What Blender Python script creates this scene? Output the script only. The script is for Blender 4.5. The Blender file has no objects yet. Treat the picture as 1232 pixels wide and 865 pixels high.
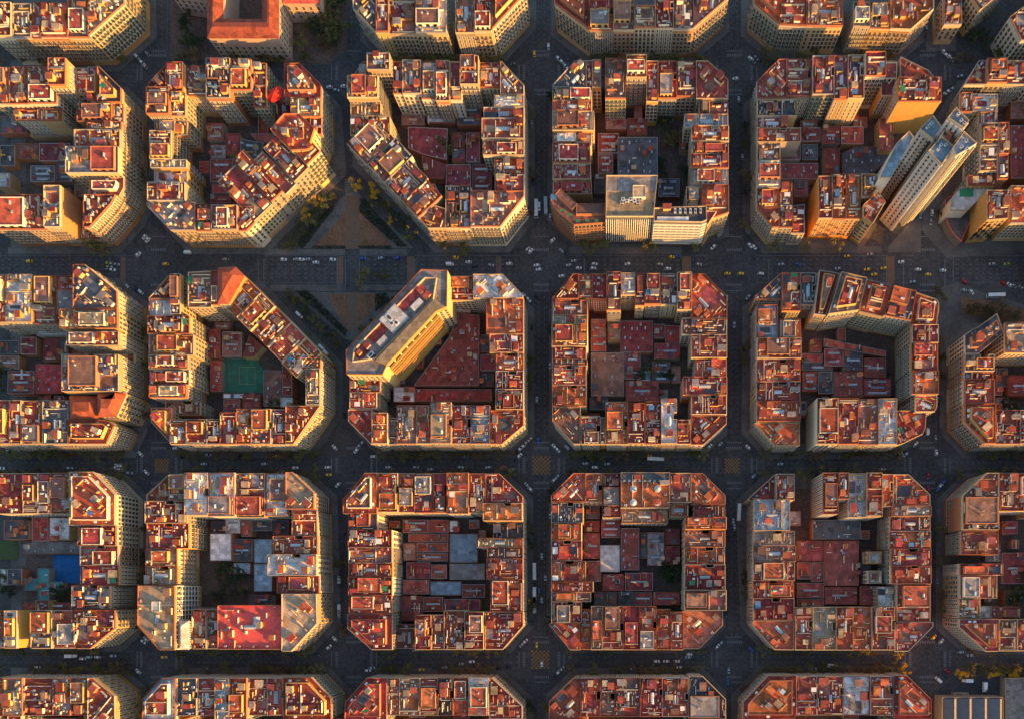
import bpy, math, random
from mathutils import Vector, Matrix
random.seed(11)
R = random.Random(5)
SC = bpy.context.scene
COL = SC.collection
# ---------------------------------------------------------------- plan: metres, origin under the drone
H = 445.0; S = 1.733; X0, Y0 = 740.0, 715.0; HREF = 22.0
def W(px, py, h=0.0):
    k = (1 - h / H) / S
    return ((px - X0) * k, -(py - Y0) * k)

# ---------------------------------------------------------------- materials
MATS = {}
def newmat(name):
    m = bpy.data.materials.new(name); m.use_nodes = True
    nt = m.node_tree; nt.nodes.clear()
    out = nt.nodes.new('ShaderNodeOutputMaterial'); b = nt.nodes.new('ShaderNodeBsdfPrincipled')
    nt.links.new(b.outputs[0], out.inputs[0]); MATS[name] = m
    return m, nt, b
def mottled(name, col, var=0.25, scale=0.35, rough=0.9, rnd=0.3, fine=None, hue=0.0, spec=0.25, stain=None):
    """base colour broken by two noises and a per-object random value"""
    m, nt, b = newmat(name); N = nt.nodes.new; L = nt.links.new
    b.inputs['Roughness'].default_value = rough
    b.inputs['Specular IOR Level'].default_value = spec
    tc = N('ShaderNodeTexCoord'); g = N('ShaderNodeNewGeometry'); oi = N('ShaderNodeObjectInfo')
    n1 = N('ShaderNodeTexNoise'); n1.inputs['Scale'].default_value = scale; n1.inputs['Detail'].default_value = 5; n1.inputs['Roughness'].default_value = .65
    n2 = N('ShaderNodeTexNoise'); n2.inputs['Scale'].default_value = fine or 2.3; n2.inputs['Detail'].default_value = 3
    L(g.outputs['Position'], n1.inputs['Vector']); L(g.outputs['Position'], n2.inputs['Vector'])
    a = N('ShaderNodeMath'); a.operation = 'ADD'; L(n1.outputs[0], a.inputs[0]); L(n2.outputs[0], a.inputs[1])
    mr = N('ShaderNodeMapRange'); mr.inputs['From Min'].default_value = .65; mr.inputs['From Max'].default_value = 1.35
    mr.inputs['To Min'].default_value = 1 - var; mr.inputs['To Max'].default_value = 1 + var
    L(a.outputs[0], mr.inputs['Value'])
    mr2 = N('ShaderNodeMapRange'); mr2.inputs['To Min'].default_value = 1 - rnd; mr2.inputs['To Max'].default_value = 1 + rnd
    L(oi.outputs['Random'], mr2.inputs['Value'])
    mu = N('ShaderNodeMath'); mu.operation = 'MULTIPLY'; L(mr.outputs[0], mu.inputs[0]); L(mr2.outputs[0], mu.inputs[1])
    hs = N('ShaderNodeHueSaturation'); hs.inputs['Color'].default_value = (*col, 1)
    L(mu.outputs[0], hs.inputs['Value'])
    if hue:
        mh = N('ShaderNodeMapRange'); mh.inputs['To Min'].default_value = .5 - hue; mh.inputs['To Max'].default_value = .5 + hue
        f = N('ShaderNodeMath'); f.operation = 'MULTIPLY'; f.inputs[1].default_value = 7.31
        f2 = N('ShaderNodeMath'); f2.operation = 'FRACT'
        L(oi.outputs['Random'], f.inputs[0]); L(f.outputs[0], f2.inputs[0]); L(f2.outputs[0], mh.inputs['Value']); L(mh.outputs[0], hs.inputs['Hue'])
    last = hs.outputs[0]
    if stain and name.startswith('roof_') and 'pink' not in name:
        vo = N('ShaderNodeTexVoronoi'); vo.distance = 'CHEBYCHEV'; vo.inputs['Scale'].default_value = .28; vo.inputs['Randomness'].default_value = .55
        L(g.outputs['Position'], vo.inputs['Vector']); sv = N('ShaderNodeSeparateColor'); L(vo.outputs['Color'], sv.inputs[0])
        mv = N('ShaderNodeMapRange'); mv.inputs['To Min'].default_value = .68; mv.inputs['To Max'].default_value = 1.3; L(sv.outputs[0], mv.inputs['Value'])
        hv = N('ShaderNodeHueSaturation'); L(last, hv.inputs['Color']); L(mv.outputs[0], hv.inputs['Value']); last = hv.outputs[0]
    if stain:
        n3 = N('ShaderNodeTexNoise'); n3.inputs['Scale'].default_value = .16; n3.inputs['Detail'].default_value = 6; n3.inputs['Roughness'].default_value = .7
        mp = N('ShaderNodeMapping'); mp.inputs['Location'].default_value = (31, 7, 3); L(g.outputs['Position'], mp.inputs[0]); L(mp.outputs[0], n3.inputs['Vector'])
        cr = N('ShaderNodeValToRGB'); cr.color_ramp.elements[0].position = .50; cr.color_ramp.elements[1].position = .66
        L(n3.outputs[0], cr.inputs[0])
        mx = N('ShaderNodeMix'); mx.data_type = 'RGBA'; mx.inputs[7].default_value = (*stain, 1)
        L(cr.outputs[0], mx.inputs[0]); L(last, mx.inputs[6]); last = mx.outputs[2]
    L(last, b.inputs['Base Color'])
    return m
def plain(name, col, rough=.7, metal=0, spec=.4):
    m, nt, b = newmat(name)
    b.inputs['Base Color'].default_value = (*col, 1); b.inputs['Roughness'].default_value = rough
    b.inputs['Metallic'].default_value = metal; b.inputs['Specular IOR Level'].default_value = spec
    return m
ROOF = {}
for c, n, col, st in (('r', 'rust_tile', (.37, .076, .054), (.25, .07, .06)), ('d', 'maroon_tile', (.29, .072, .066), (.21, .075, .07)),
                      ('o', 'orange_tile', (.50, .130, .056), (.34, .09, .06)), ('n', 'brown_tile', (.27, .135, .10), (.18, .10, .08)),
                      ('g', 'grey_gravel', (.27, .235, .225), (.20, .16, .15)), ('k', 'dark_felt', (.095, .098, .11), (.14, .11, .10)),
                      ('w', 'pale_membrane', (.66, .64, .63), (.52, .48, .45)), ('b', 'blue_grey_sheet', (.27, .36, .44), (.19, .24, .29)),
                      ('c', 'tan_gravel', (.42, .30, .19), (.35, .24, .15)), ('p', 'pink_paint', (.58, .10, .075), (.52, .09, .07))):
    ROOF[c] = mottled('roof_' + n, col, var=.34, rnd=.32, fine=1.6, hue=.012, stain=st)
RNAME = dict(r='rust red', d='maroon', o='orange', n='brown', g='grey', k='dark grey', w='whitish', b='blue grey', c='tan', p='pink red')
WALLS = [mottled('wall_ochre', (.50, .28, .085), .2, .25, rnd=.25, hue=.012), mottled('wall_cream', (.52, .36, .16), .18, .25, rnd=.22, hue=.012),
         mottled('wall_beige', (.40, .27, .13), .2, .25, rnd=.25, hue=.012), mottled('wall_pinkish', (.40, .185, .085), .2, .25, rnd=.25, hue=.012),
         mottled('wall_greyish', (.27, .235, .19), .2, .25, rnd=.25, hue=.012), mottled('wall_white', (.62, .52, .38), .14, .25, rnd=.15)]
WORANGE = mottled('wall_orange', (.60, .19, .03), .2, .25, rnd=.2)
BRICK = mottled('wall_brick', (.32, .12, .065), .2, .4, rnd=.15)
PARA = [mottled('parapet_cream', (.48, .35, .22), .25, .5, rnd=.3), mottled('parapet_terracotta', (.36, .13, .075), .25, .5, rnd=.3), mottled('parapet_grey', (.34, .31, .29), .2, .5, rnd=.25)]
GLASS = plain('window_glass', (.02, .025, .03), .12, 0, .6)
FRAME = plain('window_frame', (.62, .55, .43), .7)
SHUT = [plain('shutter_dark', (.055, .05, .045), .6), plain('shutter_brown', (.13, .07, .04), .7), plain('shutter_green', (.05, .16, .10), .6), plain('shutter_white', (.6, .57, .5), .7)]
IRON = plain('railing_iron', (.035, .033, .032), .6)
SLABM = mottled('balcony_stone', (.55, .47, .35), .12, .4, rnd=.2)
SKYG = mottled('skylight_glass', (.36, .45, .52), .25, .6, rough=.35, rnd=.35, spec=.5)
ALU = mottled('skylight_curb', (.58, .57, .55), .12, .6, rnd=.2)
ACM = mottled('unit_enamel', (.66, .66, .66), .1, .6, rough=.5, rnd=.3)
DARKM = plain('unit_grille', (.06, .06, .065), .6)
PLAST = mottled('lime_plaster', (.80, .70, .52), .14, .4, rnd=.22)
PLASTG = mottled('ochre_plaster', (.60, .37, .13), .16, .4, rnd=.22)
PLASTO = mottled('brick_plaster', (.45, .19, .10), .16, .4, rnd=.22)
AWN = {'green': plain('awning_green', (.03, .22, .10), .8), 'white': plain('awning_white', (.72, .72, .70), .8), 'blue': plain('awning_blue', (.05, .20, .42), .8),
       'red': plain('awning_red', (.70, .03, .012), .7), 'tan': plain('awning_tan', (.55, .40, .2), .85)}
ASPH = mottled('asphalt', (.072, .070, .072), .55, .035, rnd=0, fine=.5, stain=(.050, .050, .053))
PAVE = mottled('paving', (.135, .125, .118), .4, .1, rnd=0.1, fine=1.2, stain=(.09, .083, .08))
EARTH = mottled('bare_earth', (.20, .11, .065), .45, .12, rnd=0, fine=.7)
YARD = mottled('courtyard_ground', (.12, .085, .07), .5, .12, rnd=.1, fine=.6)
PAINTW = plain('road_paint', (.17, .17, .18), .8)
PAINTO = mottled('ochre_road_paint', (.26, .15, .045), .2, .3, rnd=0)
PAINTB = mottled('brown_lane_paint', (.20, .11, .07), .2, .3, rnd=0)
LEAF = {'olive': mottled('leaf_olive', (.16, .145, .050), .45, .8, rnd=.3, hue=.02), 'dark': mottled('leaf_dark', (.060, .078, .035), .45, .8, rnd=.3),
        'brown': mottled('leaf_brown', (.16, .11, .055), .4, .8, rnd=.3), 'yellow': mottled('leaf_yellow', (.62, .36, .03), .35, .8, rnd=.2)}
BARK = plain('bark', (.10, .075, .055), .95)
HEDGE = mottled('hedge_leaf', (.030, .042, .024), .5, .8, rnd=0)
PITCH = mottled('green_court', (.05, .18, .12), .45, .12, rnd=0, spec=.1, stain=(.06, .13, .08))
BLUEC = mottled('blue_court', (.025, .13, .33), .4, .1, rnd=0, spec=.1)
TEAL = mottled('teal_sheet', (.07, .24, .26), .2, .3, rnd=.15)
TYRE = plain('tyre_rubber', (.02, .02, .02), .9)

# ---------------------------------------------------------------- mesh helpers
def mesh(name, verts, faces, mats, idx=None):
    me = bpy.data.meshes.new(name); me.from_pydata([tuple(v) for v in verts], [], faces)
    for m in (mats if isinstance(mats, (list, tuple)) else [mats]): me.materials.append(m)
    if idx: me.polygons.foreach_set('material_index', idx)
    me.update(); return me
class MB:
    def __init__(s): s.v = []; s.f = []; s.i = []
    def box(s, x0, x1, y0, y1, z0, z1, mi=0, top=None, bottom=True, taper=0.0):
        b = len(s.v); t = taper
        s.v += [(x0, y0, z0), (x1, y0, z0), (x1, y1, z0), (x0, y1, z0), (x0 + t, y0 + t, z1), (x1 - t, y0 + t, z1), (x1 - t, y1 - t, z1), (x0 + t, y1 - t, z1)]
        F = [(4, 5, 6, 7), (0, 1, 5, 4), (1, 2, 6, 5), (2, 3, 7, 6), (3, 0, 4, 7)]
        M = [mi if top is None else top, mi, mi, mi, mi]
        if bottom: F.append((0, 3, 2, 1)); M.append(mi)
        s.f += [tuple(b + q for q in f) for f in F]; s.i += M
    def prism(s, poly, z0, z1, mi=0, top=None, cap=True, floor=False):
        """poly counter-clockwise"""
        b = len(s.v); n = len(poly)
        s.v += [(x, y, z0) for x, y in poly] + [(x, y, z1) for x, y in poly]
        for k in range(n):
            j = (k + 1) % n; s.f.append((b + k, b + j, b + n + j, b + n + k)); s.i.append(mi)
        if cap: s.f.append(tuple(range(b + n, b + 2 * n))); s.i.append(mi if top is None else top)
        if floor: s.f.append(tuple(range(b + n - 1, b - 1, -1))); s.i.append(mi)
    def ring(s, outer, inner, z0, z1, mi=0):
        b = len(s.v); n = len(outer)
        for poly, z in ((outer, z0), (outer, z1), (inner, z1), (inner, z0)): s.v += [(x, y, z) for x, y in poly]
        for k in range(n):
            j = (k + 1) % n
            for a, c in ((0, 1), (1, 2), (2, 3)):
                s.f.append((b + a * n + k, b + a * n + j, b + c * n + j, b + c * n + k)); s.i.append(mi)
    def cyl(s, cx, cy, z0, z1, r, n=10, mi=0, r1=None):
        p = [(cx + r * math.cos(2 * math.pi * k / n), cy + r * math.sin(2 * math.pi * k / n)) for k in range(n)]
        r1 = r if r1 is None else r1
        q = [(cx + r1 * math.cos(2 * math.pi * k / n), cy + r1 * math.sin(2 * math.pi * k / n)) for k in range(n)]
        b = len(s.v); s.v += [(x, y, z0) for x, y in p] + [(x, y, z1) for x, y in q]
        for k in range(n):
            j = (k + 1) % n; s.f.append((b + k, b + j, b + n + j, b + n + k)); s.i.append(mi)
        s.f.append(tuple(range(b + n, b + 2 * n))); s.i.append(mi)
    def mesh(s, name, mats): return mesh(name, s.v, s.f, mats, s.i)
def link(name, me, parent=None, loc=(0, 0, 0), rz=0.0, scale=None):
    o = bpy.data.objects.new(name, me); COL.objects.link(o)
    if parent is not None: o.parent = parent
    o.location = loc
    if rz: o.rotation_euler = (0, 0, rz)
    if scale: o.scale = scale
    return o
THINGS = []
def thing(name, loc, cat, label=None, group=None, rz=0.0, me=None):
    o = link(name, me, None, loc, rz); o['category'] = cat
    o.empty_display_size = 1.0 if me is None else o.empty_display_size
    if label: o['label'] = label
    if group: o['group'] = group
    THINGS.append(o); return o
def struct(name, me, kind='structure'):
    o = link(name, me); o['kind'] = kind; return o

# ---------------------------------------------------------------- polygon helpers
def area(p): return .5 * sum(p[k][0] * p[(k + 1) % len(p)][1] - p[(k + 1) % len(p)][0] * p[k][1] for k in range(len(p)))
def ccw(p): return list(p) if area(p) > 0 else list(reversed(p))
def clip(poly, conv):
    """clip poly by a convex counter-clockwise polygon"""
    out = list(poly)
    for k in range(len(conv)):
        a, b = conv[k], conv[(k + 1) % len(conv)]; inp, out = out, []
        def side(p): return (b[0] - a[0]) * (p[1] - a[1]) - (b[1] - a[1]) * (p[0] - a[0])
        for q in range(len(inp)):
            p, n = inp[q], inp[(q + 1) % len(inp)]; sp, sn = side(p), side(n)
            if sp >= 0: out.append(p)
            if (sp > 0 and sn < 0) or (sp < 0 and sn > 0):
                t = sp / (sp - sn); out.append((p[0] + t * (n[0] - p[0]), p[1] + t * (n[1] - p[1])))
        if not out: return []
    r = []
    for p in out:
        if not r or math.dist(p, r[-1]) > .25: r.append(p)
    if len(r) > 1 and math.dist(r[0], r[-1]) < .25: r.pop()
    return r
def offset(p, d):
    """move every edge of a counter-clockwise polygon inwards by d (mitred)"""
    n = len(p); out = []
    for k in range(n):
        a, b, c = p[k - 1], p[k], p[(k + 1) % n]
        e1 = Vector((b[0] - a[0], b[1] - a[1])).normalized(); e2 = Vector((c[0] - b[0], c[1] - b[1])).normalized()
        n1 = Vector((-e1.y, e1.x)); n2 = Vector((-e2.y, e2.x)); m = n1 + n2
        den = 1 + n1.dot(n2)
        if den < .25: den = .25
        out.append((b[0] + m.x * d / den, b[1] + m.y * d / den))
    return out
def inside(p, poly):
    r = False; x, y = p; n = len(poly)
    for k in range(n):
        x1, y1 = poly[k]; x2, y2 = poly[(k + 1) % n]
        if (y1 > y) != (y2 > y) and x < (x2 - x1) * (y - y1) / (y2 - y1) + x1: r = not r
    return r
def edge_dist(p, poly):
    best = 1e9
    for k in range(len(poly)):
        a = Vector(poly[k]); b = Vector(poly[(k + 1) % len(poly)]); q = Vector(p); e = b - a
        t = max(0, min(1, (q - a).dot(e) / max(1e-9, e.dot(e)))); best = min(best, (a + e * t - q).length)
    return best
def centroid(p): return (sum(q[0] for q in p) / len(p), sum(q[1] for q in p) / len(p))
# ---------------------------------------------------------------- the kit of shared part meshes (unit sized, scaled where placed)
def u_hut(roof, wall):
    m = MB(); m.box(-.5, .5, -.5, .5, 0, .9, 0, bottom=False); m.box(-.56, .56, -.55, .55, .9, 1.0, 1)
    return m.mesh('stair_hut', [wall, roof])
m = MB(); m.box(-.14, .14, -.53, -.5, 0, .7, 0); DOOR = m.mesh('door', [SHUT[1]])
m = MB(); m.box(-.08, .08, -.51, -.5, .15, .72, 0); PWIN = m.mesh('window', [GLASS])
HUTS = [u_hut(ROOF[c], w) for c in 'rrondgc' for w in (PLAST, PLASTG, PLASTO)]
def u_pent(roof, wall):
    m = MB(); m.box(-.5, .5, -.5, .5, 0, .88, 0, bottom=False, top=1)
    for a in (-.5, .475):
        m.box(a, a + .025, -.5, .5, .88, 1, 0)
    m.box(-.475, .475, -.5, -.475, .88, 1, 0); m.box(-.475, .475, .475, .5, .88, 1, 0)
    return m.mesh('penthouse', [wall, roof])
PENTS = {c: [u_pent(ROOF[c], w) for w in (PLAST, PLASTG, PLASTO)] for c in 'rdongkwcbp'}
def u_sky():
    m = MB(); m.box(-.5, .5, -.5, .5, 0, .45, 0, bottom=False)
    b = len(m.v); m.v += [(-.5, -.5, .45), (.5, -.5, .45), (.5, .5, .45), (-.5, .5, .45), (0, -.5, 1), (0, .5, 1)]
    m.f += [(b, b + 1, b + 4), (b + 1, b + 2, b + 5, b + 4), (b + 2, b + 3, b + 5), (b + 3, b, b + 4, b + 5)]; m.i += [1] * 4
    for k in range(5):
        y = -.5 + k * .235
        m.v += [(-.52, y, .47), (-.52, y + .04, .47), (0, y + .04, 1.03), (0, y, 1.03), (.52, y, .47), (.52, y + .04, .47)]; c = len(m.v) - 6
        m.f += [(c, c + 3, c + 2, c + 1), (c + 3, c + 4, c + 5, c + 2)]; m.i += [0, 0]
    return m.mesh('skylight', [ALU, SKYG])
SKYL = u_sky()
def u_chim(wall):
    m = MB(); m.box(-.4, .4, -.5, .5, 0, .82, 0, bottom=False); m.box(-.5, .5, -.6, .6, .82, .9, 1)
    m.box(-.25, .25, -.35, -.05, .9, 1, 1); m.box(-.25, .25, .05, .35, .9, 1, 1)
    return m.mesh('chimney', [wall, PARA[2]])
CHIMS = [u_chim(w) for w in (PLAST, PLASTG, PLASTO)]
def u_ac():
    m = MB(); m.box(-.5, .5, -.5, .5, .12, 1, 0); m.box(-.4, .4, -.54, -.5, .2, .9, 1); m.box(-.45, -.35, -.4, .4, 0, .12, 1); m.box(.35, .45, -.4, .4, 0, .12, 1)
    m.cyl(0, 0, 1, 1.04, .33, 10, 1)
    return m.mesh('air_conditioner', [ACM, DARKM])
ACU = u_ac()
def u_tank():
    m = MB(); m.cyl(0, 0, .1, .85, .5, 12, 0); m.cyl(0, 0, .85, 1, .5, 12, 0, .2); m.box(-.35, .35, -.35, .35, 0, .1, 1)
    return m.mesh('water_tank', [ACM, DARKM])
TANK = u_tank()
def u_part(mt):
    m = MB(); m.box(-.5, .5, -.5, .5, 0, .94, 0, bottom=False); m.box(-.51, .51, -.51, .51, .94, 1, 0)
    return m.mesh('partition_wall', [mt])
PARTS = [u_part(w) for w in (PLAST, PLAST, PLASTG, PLASTO)]
def u_awn(mt):
    m = MB()
    b = len(m.v); m.v += [(-.5, -.5, .9), (.5, -.5, .9), (.5, .5, 1), (-.5, .5, 1), (-.5, -.5, .87), (.5, -.5, .87), (.5, .5, .97), (-.5, .5, .97)]
    m.f += [(b, b + 1, b + 2, b + 3), (b + 7, b + 6, b + 5, b + 4), (b, b + 4, b + 5, b + 1), (b + 1, b + 5, b + 6, b + 2), (b + 2, b + 6, b + 7, b + 3), (b + 3, b + 7, b + 4, b)]; m.i += [0] * 6
    for x in (-.48, .45):
        for y, z in ((-.48, .88), (.45, .97)): m.box(x, x + .03, y, y + .03, 0, z, 1)
    return m.mesh('awning', [mt, ALU])
AWNS = {k: u_awn(v) for k, v in AWN.items()}
def u_deck(mt):
    m = MB(); m.box(-.5, .5, -.5, .5, 0, 1, 0, bottom=False)
    return m.mesh('terrace_floor', [mt])
DECKS = {c: u_deck(ROOF[c]) for c in 'rdongkwcb'}
# window: wall runs along x, the street is at -y
def u_win(sh, w=1.7, h=2.45):
    m = MB(); a = w / 2
    m.box(-a - .16, -a, -.10, 0, -.1, h + .14, 0); m.box(a, a + .16, -.10, 0, -.1, h + .14, 0)
    m.box(-a, a, -.10, 0, h, h + .14, 0); m.box(-a - .2, a + .2, -.2, 0, -.16, -.10, 0)
    m.box(-a, a, -.025, 0, 0, h, 1); m.box(-.04, .04, -.05, -.025, 0, h, 0)
    m.box(-a, -a + .36, -.06, -.025, .02, h - .02, 2); m.box(a - .36, a, -.06, -.025, .02, h - .02, 2)
    return m.mesh('window', [FRAME, GLASS, sh])
WINS = [u_win(s) for s in SHUT]
def u_balc(w=2.3, d=.95):
    m = MB(); a = w / 2
    m.box(-a, a, -d, 0, -.22, -.02, 0)
    m.box(-a, a, -d, -d + .05, .95, 1.02, 1); m.box(-a, -a + .05, -d + .05, 0, .95, 1.02, 1); m.box(a - .05, a, -d + .05, 0, .95, 1.02, 1)
    n = 11
    for k in range(n):
        x = -a + (w - .05) * k / (n - 1); m.box(x, x + .09, -d + .005, -d + .045, -.02, .95, 1)
    return m.mesh('balcony', [SLABM, IRON])
BALC = u_balc()
def u_ribbon():
    m = MB(); m.box(-.5, .5, -.04, 0, 0, 1, 0)
    n = 8
    for k in range(n + 1):
        x = -.5 + k / n; m.box(x - .008, x + .008, -.1, -.04, 0, 1, 1)
    return m.mesh('ribbon_window', [GLASS, FRAME])
RIB = u_ribbon()
def u_slabline(mt):
    m = MB(); m.box(-.5, .5, -1, 0, 0, 1, 0); return m.mesh('facade_band', [mt])
WHITEB = plain('band_white', (.70, .66, .58), .7); BROWNB = plain('band_brown', (.30, .15, .08), .7); DARKB = plain('band_dark', (.10, .09, .085), .6)
BANDW, BANDB, BANDD = u_slabline(WHITEB), u_slabline(BROWNB), u_slabline(SLABM)

# ---------------------------------------------------------------- one building
NW = [0, 0]
class Bld: pass
def dressing(b, extra=1.0):
    """roof furniture: every piece its own part, none overlapping another"""
    cx, cy = b.c; h = b.h; r = b.rnd; rot = b.rot; base = b.poly
    if r.random() < .4: extra *= .5
    if getattr(b, 'sparse', False): extra = .12; b.pent = False
    if getattr(b, 'corner', False) and abs(area(b.poly)) > 170 and r.random() < .7 and not getattr(b, 'sparse', False):
        att = offset(b.poly, r.uniform(2.6, 3.8))
        if area(att) > 70 and all((att[(k + 1) % len(att)][0] - att[k][0]) * (b.poly[(k + 1) % len(att)][0] - b.poly[k][0]) + (att[(k + 1) % len(att)][1] - att[k][1]) * (b.poly[(k + 1) % len(att)][1] - b.poly[k][1]) > 1 for k in range(len(att))):
            b.pent = False; loc = [(x - cx, y - cy) for x, y in att]; hh = r.uniform(2.6, 3.1); b.count['penthouse'] = 1; inn = offset(loc, .3)
            m = MB(); m.prism(loc, h + .01, h + hh, 0, cap=False); m.ring(loc, inn, h + hh, h + hh + .6, 0); o = link('penthouse', m.mesh('penthouse', [r.choice([PLAST, PLASTG, PLASTO])]), b.root)
            m = MB(); m.v = [(x, y, h + hh) for x, y in inn]; m.f = [tuple(range(len(inn)))]; m.i = [0]; link('roof', m.mesh('roof', [ROOF[r.choice([b.rc, 'r', 'o', 'o', 'n'])]]), o)
            for k in range(int(abs(area(b.poly)) / 60)):
                k0 = r.randrange(len(att)); t = r.random(); a_, c_ = att[k0], att[(k0 + 1) % len(att)]; e_ = Vector((c_[0] - a_[0], c_[1] - a_[1])); n_ = Vector((e_.y, -e_.x)).normalized()
                px, py = a_[0] + e_.x * t + n_.x * 1.3, a_[1] + e_.y * t + n_.y * 1.3
                me, nm, sz = r.choice([(ACU, 'air_conditioner', (1, .8, .8)), (AWNS['white'], 'awning', (2, 1.4, 2.2)), (r.choice(CHIMS), 'chimney', (.8, .9, 1.6))])
                link(nm, me, b.root, (px - cx, py - cy, h + .012), math.atan2(e_.y, e_.x), sz)
            base = att; h = h + hh; extra *= .6
    poly = offset(base, .55)
    u = Vector((math.cos(rot), math.sin(rot))); v = Vector((-u.y, u.x))
    qs = [(Vector(p) - Vector(b.c)) for p in poly]
    us = [q.dot(u) for q in qs]; vs = [q.dot(v) for q in qs]
    u0, u1, v0, v1 = min(us), max(us), min(vs), max(vs); LU, LV = u1 - u0, v1 - v0
    used = []
    def fits(a, c, w, d):
        for sx in (-.5, 0, .5):
            for sy in (-.5, 0, .5):
                p = Vector(b.c) + u * (a + sx * w) + v * (c + sy * d)
                if not inside(p, poly): return False
        return all(abs(a - A) > (w + WW) / 2 + .15 or abs(c - C_) > (d + D) / 2 + .15 for A, C_, WW, D in used)
    def put(name, me, w, d, hh, tries=12, at=None, z=0.0, jitter=0.0, keep=True, swap=False):
        if w > LU or d > LV: return None
        for _ in range(tries):
            if at and _ == 0: a, c = at
            else: a, c = r.uniform(u0 + w / 2, u1 - w / 2), r.uniform(v0 + d / 2, v1 - d / 2)
            if fits(a, c, w, d):
                if keep: used.append((a, c, w, d))
                p = Vector(b.c) + u * a + v * c
                b.count[name] = b.count.get(name, 0) + 1
                o = link(name, me, b.root, (p.x - cx, p.y - cy, h + .01 + z), rot + (math.pi if swap and r.random() < .5 else 0), (w, d, hh))
                if name == 'stair_hut': link('door', DOOR, o)
                if name == 'penthouse':
                    for q_ in (-.33, 0, .33): link('window', PWIN, o, (q_, 0, 0))
                return o, a, c
        return None
    A = abs(area(poly)); along = LV >= LU
    # a set-back storey
    if b.pent:
        f = r.uniform(.42, .62); w, d = (LU * r.uniform(.72, .98), LV * f) if along else (LU * f, LV * r.uniform(.72, .98))
        w *= .96; d *= .96
        got = put('penthouse', r.choice(PENTS[b.rc2]), w, d, r.uniform(2.7, 3.3), 18)
        if got and min(w, d) > 5:
            o, a, c = got
            for q in range(r.randint(2, 4)):
                sw, sd = r.uniform(.8, 2.2), r.uniform(.9, 2.4)
                p = Vector(b.c) + u * (a + r.uniform(-.33, .33) * w) + v * (c + r.uniform(-.33, .33) * d)
                me, nm, sz = r.choice([(ACU, 'air_conditioner', (1.1, .9, .9)), (r.choice(CHIMS), 'chimney', (.8, .9, 1.6)), (SKYL, 'skylight', (1.3, 2.4, .8))])
                link(nm, me, b.root, (p.x - cx, p.y - cy, h + 2.75 + .04 + q * .001), rot + (0 if r.random() < .5 else math.pi / 2), sz)
    # light-well lantern in the middle
    if b.sky and min(LU, LV) > 5:
        w, d = r.uniform(1.8, 2.8), r.uniform(4.5, 8.5)
        if not along: w, d = d, w
        if along: put('skylight', SKYL, w, min(d, LV * .5), r.uniform(1.0, 1.5), 6, at=((u0 + u1) / 2 + r.uniform(-1, 1), (v0 + v1) / 2 + r.uniform(-2, 2)))
        else:
            p = ((u0 + u1) / 2, (v0 + v1) / 2)
            w2, d2 = min(w, LU * .5), d
            if fits(p[0], p[1], w2, d2):
                used.append((p[0], p[1], w2, d2)); q = Vector(b.c) + u * p[0] + v * p[1]; b.count['skylight'] = 1
                link('skylight', SKYL, b.root, (q.x - cx, q.y - cy, h + .01), rot + math.pi / 2, (d2, w2, r.uniform(1.0, 1.5)))
    # patches of other flooring (their own thickness, lowest layer)
    for k in range(max(1, int(A / 120 * extra))):
        if r.random() < .6:
            c2 = r.choice('rrddonngck')
            if b.rc in 'wgkbc' and r.random() < .5: c2 = r.choice('gwkc')
            put('terrace_floor', DECKS[c2], r.uniform(2.0, LU * .4 + 2.2), r.uniform(2.0, LV * .3 + 2.2), .12 + .02 * k, 6)
    # low walls right across the terrace
    for k in range(r.randint(0, 2)):
        t_ = r.uniform(.2, .8)
        if along: put('partition_wall', PARTS[0], LU * .9, .25, r.uniform(.8, 1.6), 3, at=((u0 + u1) / 2, v0 + LV * t_))
        else: put('partition_wall', PARTS[0], .25, LV * .9, r.uniform(.8, 1.6), 3, at=(u0 + LU * t_, (v0 + v1) / 2))
    # stair huts
    for k in range(1 + (A > 170) + (A > 330)):
        w, d = r.uniform(2.4, 4.2), r.uniform(3.0, 5.5)
        if r.random() < .5: w, d = d, w
        put('stair_hut', r.choice(HUTS), w, d, r.uniform(2.4, 3.4), 14, swap=True)
    if r.random() < .25: put('awning', AWNS[r.choice(['white', 'white', 'tan', 'green', 'blue'])], r.uniform(2.5, 4), r.uniform(2.5, 5), 2.4, 8)
    for k in range(int(A / 34 * extra) + 1):
        L = r.uniform(2.5, 7)
        if r.random() < .5: put('partition_wall', r.choice(PARTS), L, .22, r.uniform(.9, 1.9), 5)
        else: put('partition_wall', r.choice(PARTS), .22, L, r.uniform(.9, 1.9), 5)
    for k in range(int(A / 34 * extra) + r.randint(1, 3)):
        s = r.uniform(.9, 1.3); put('chimney', r.choice(CHIMS), .75 * s, r.uniform(.8, 1.7) * s, r.uniform(1.2, 2.3), 5)
    for k in range(int(A / 48 * extra) + r.randint(0, 3)):
        s = r.uniform(.9, 1.6); put('air_conditioner', ACU, 1.1 * s, .85 * s, .95 * s, 5, swap=True)
    if r.random() < .3 * extra: put('water_tank', TANK, 1.7, 1.7, 1.9, 6)
def vis_px(a, b_, h):
    mx, my = (a[0] + b_[0]) / 2, (a[1] + b_[1]) / 2; d = Vector((b_[0] - a[0], b_[1] - a[1])).normalized(); n = Vector((d.y, -d.x))
    return (h / (H - h)) * n.dot(Vector((-mx, -my))) * S
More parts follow.
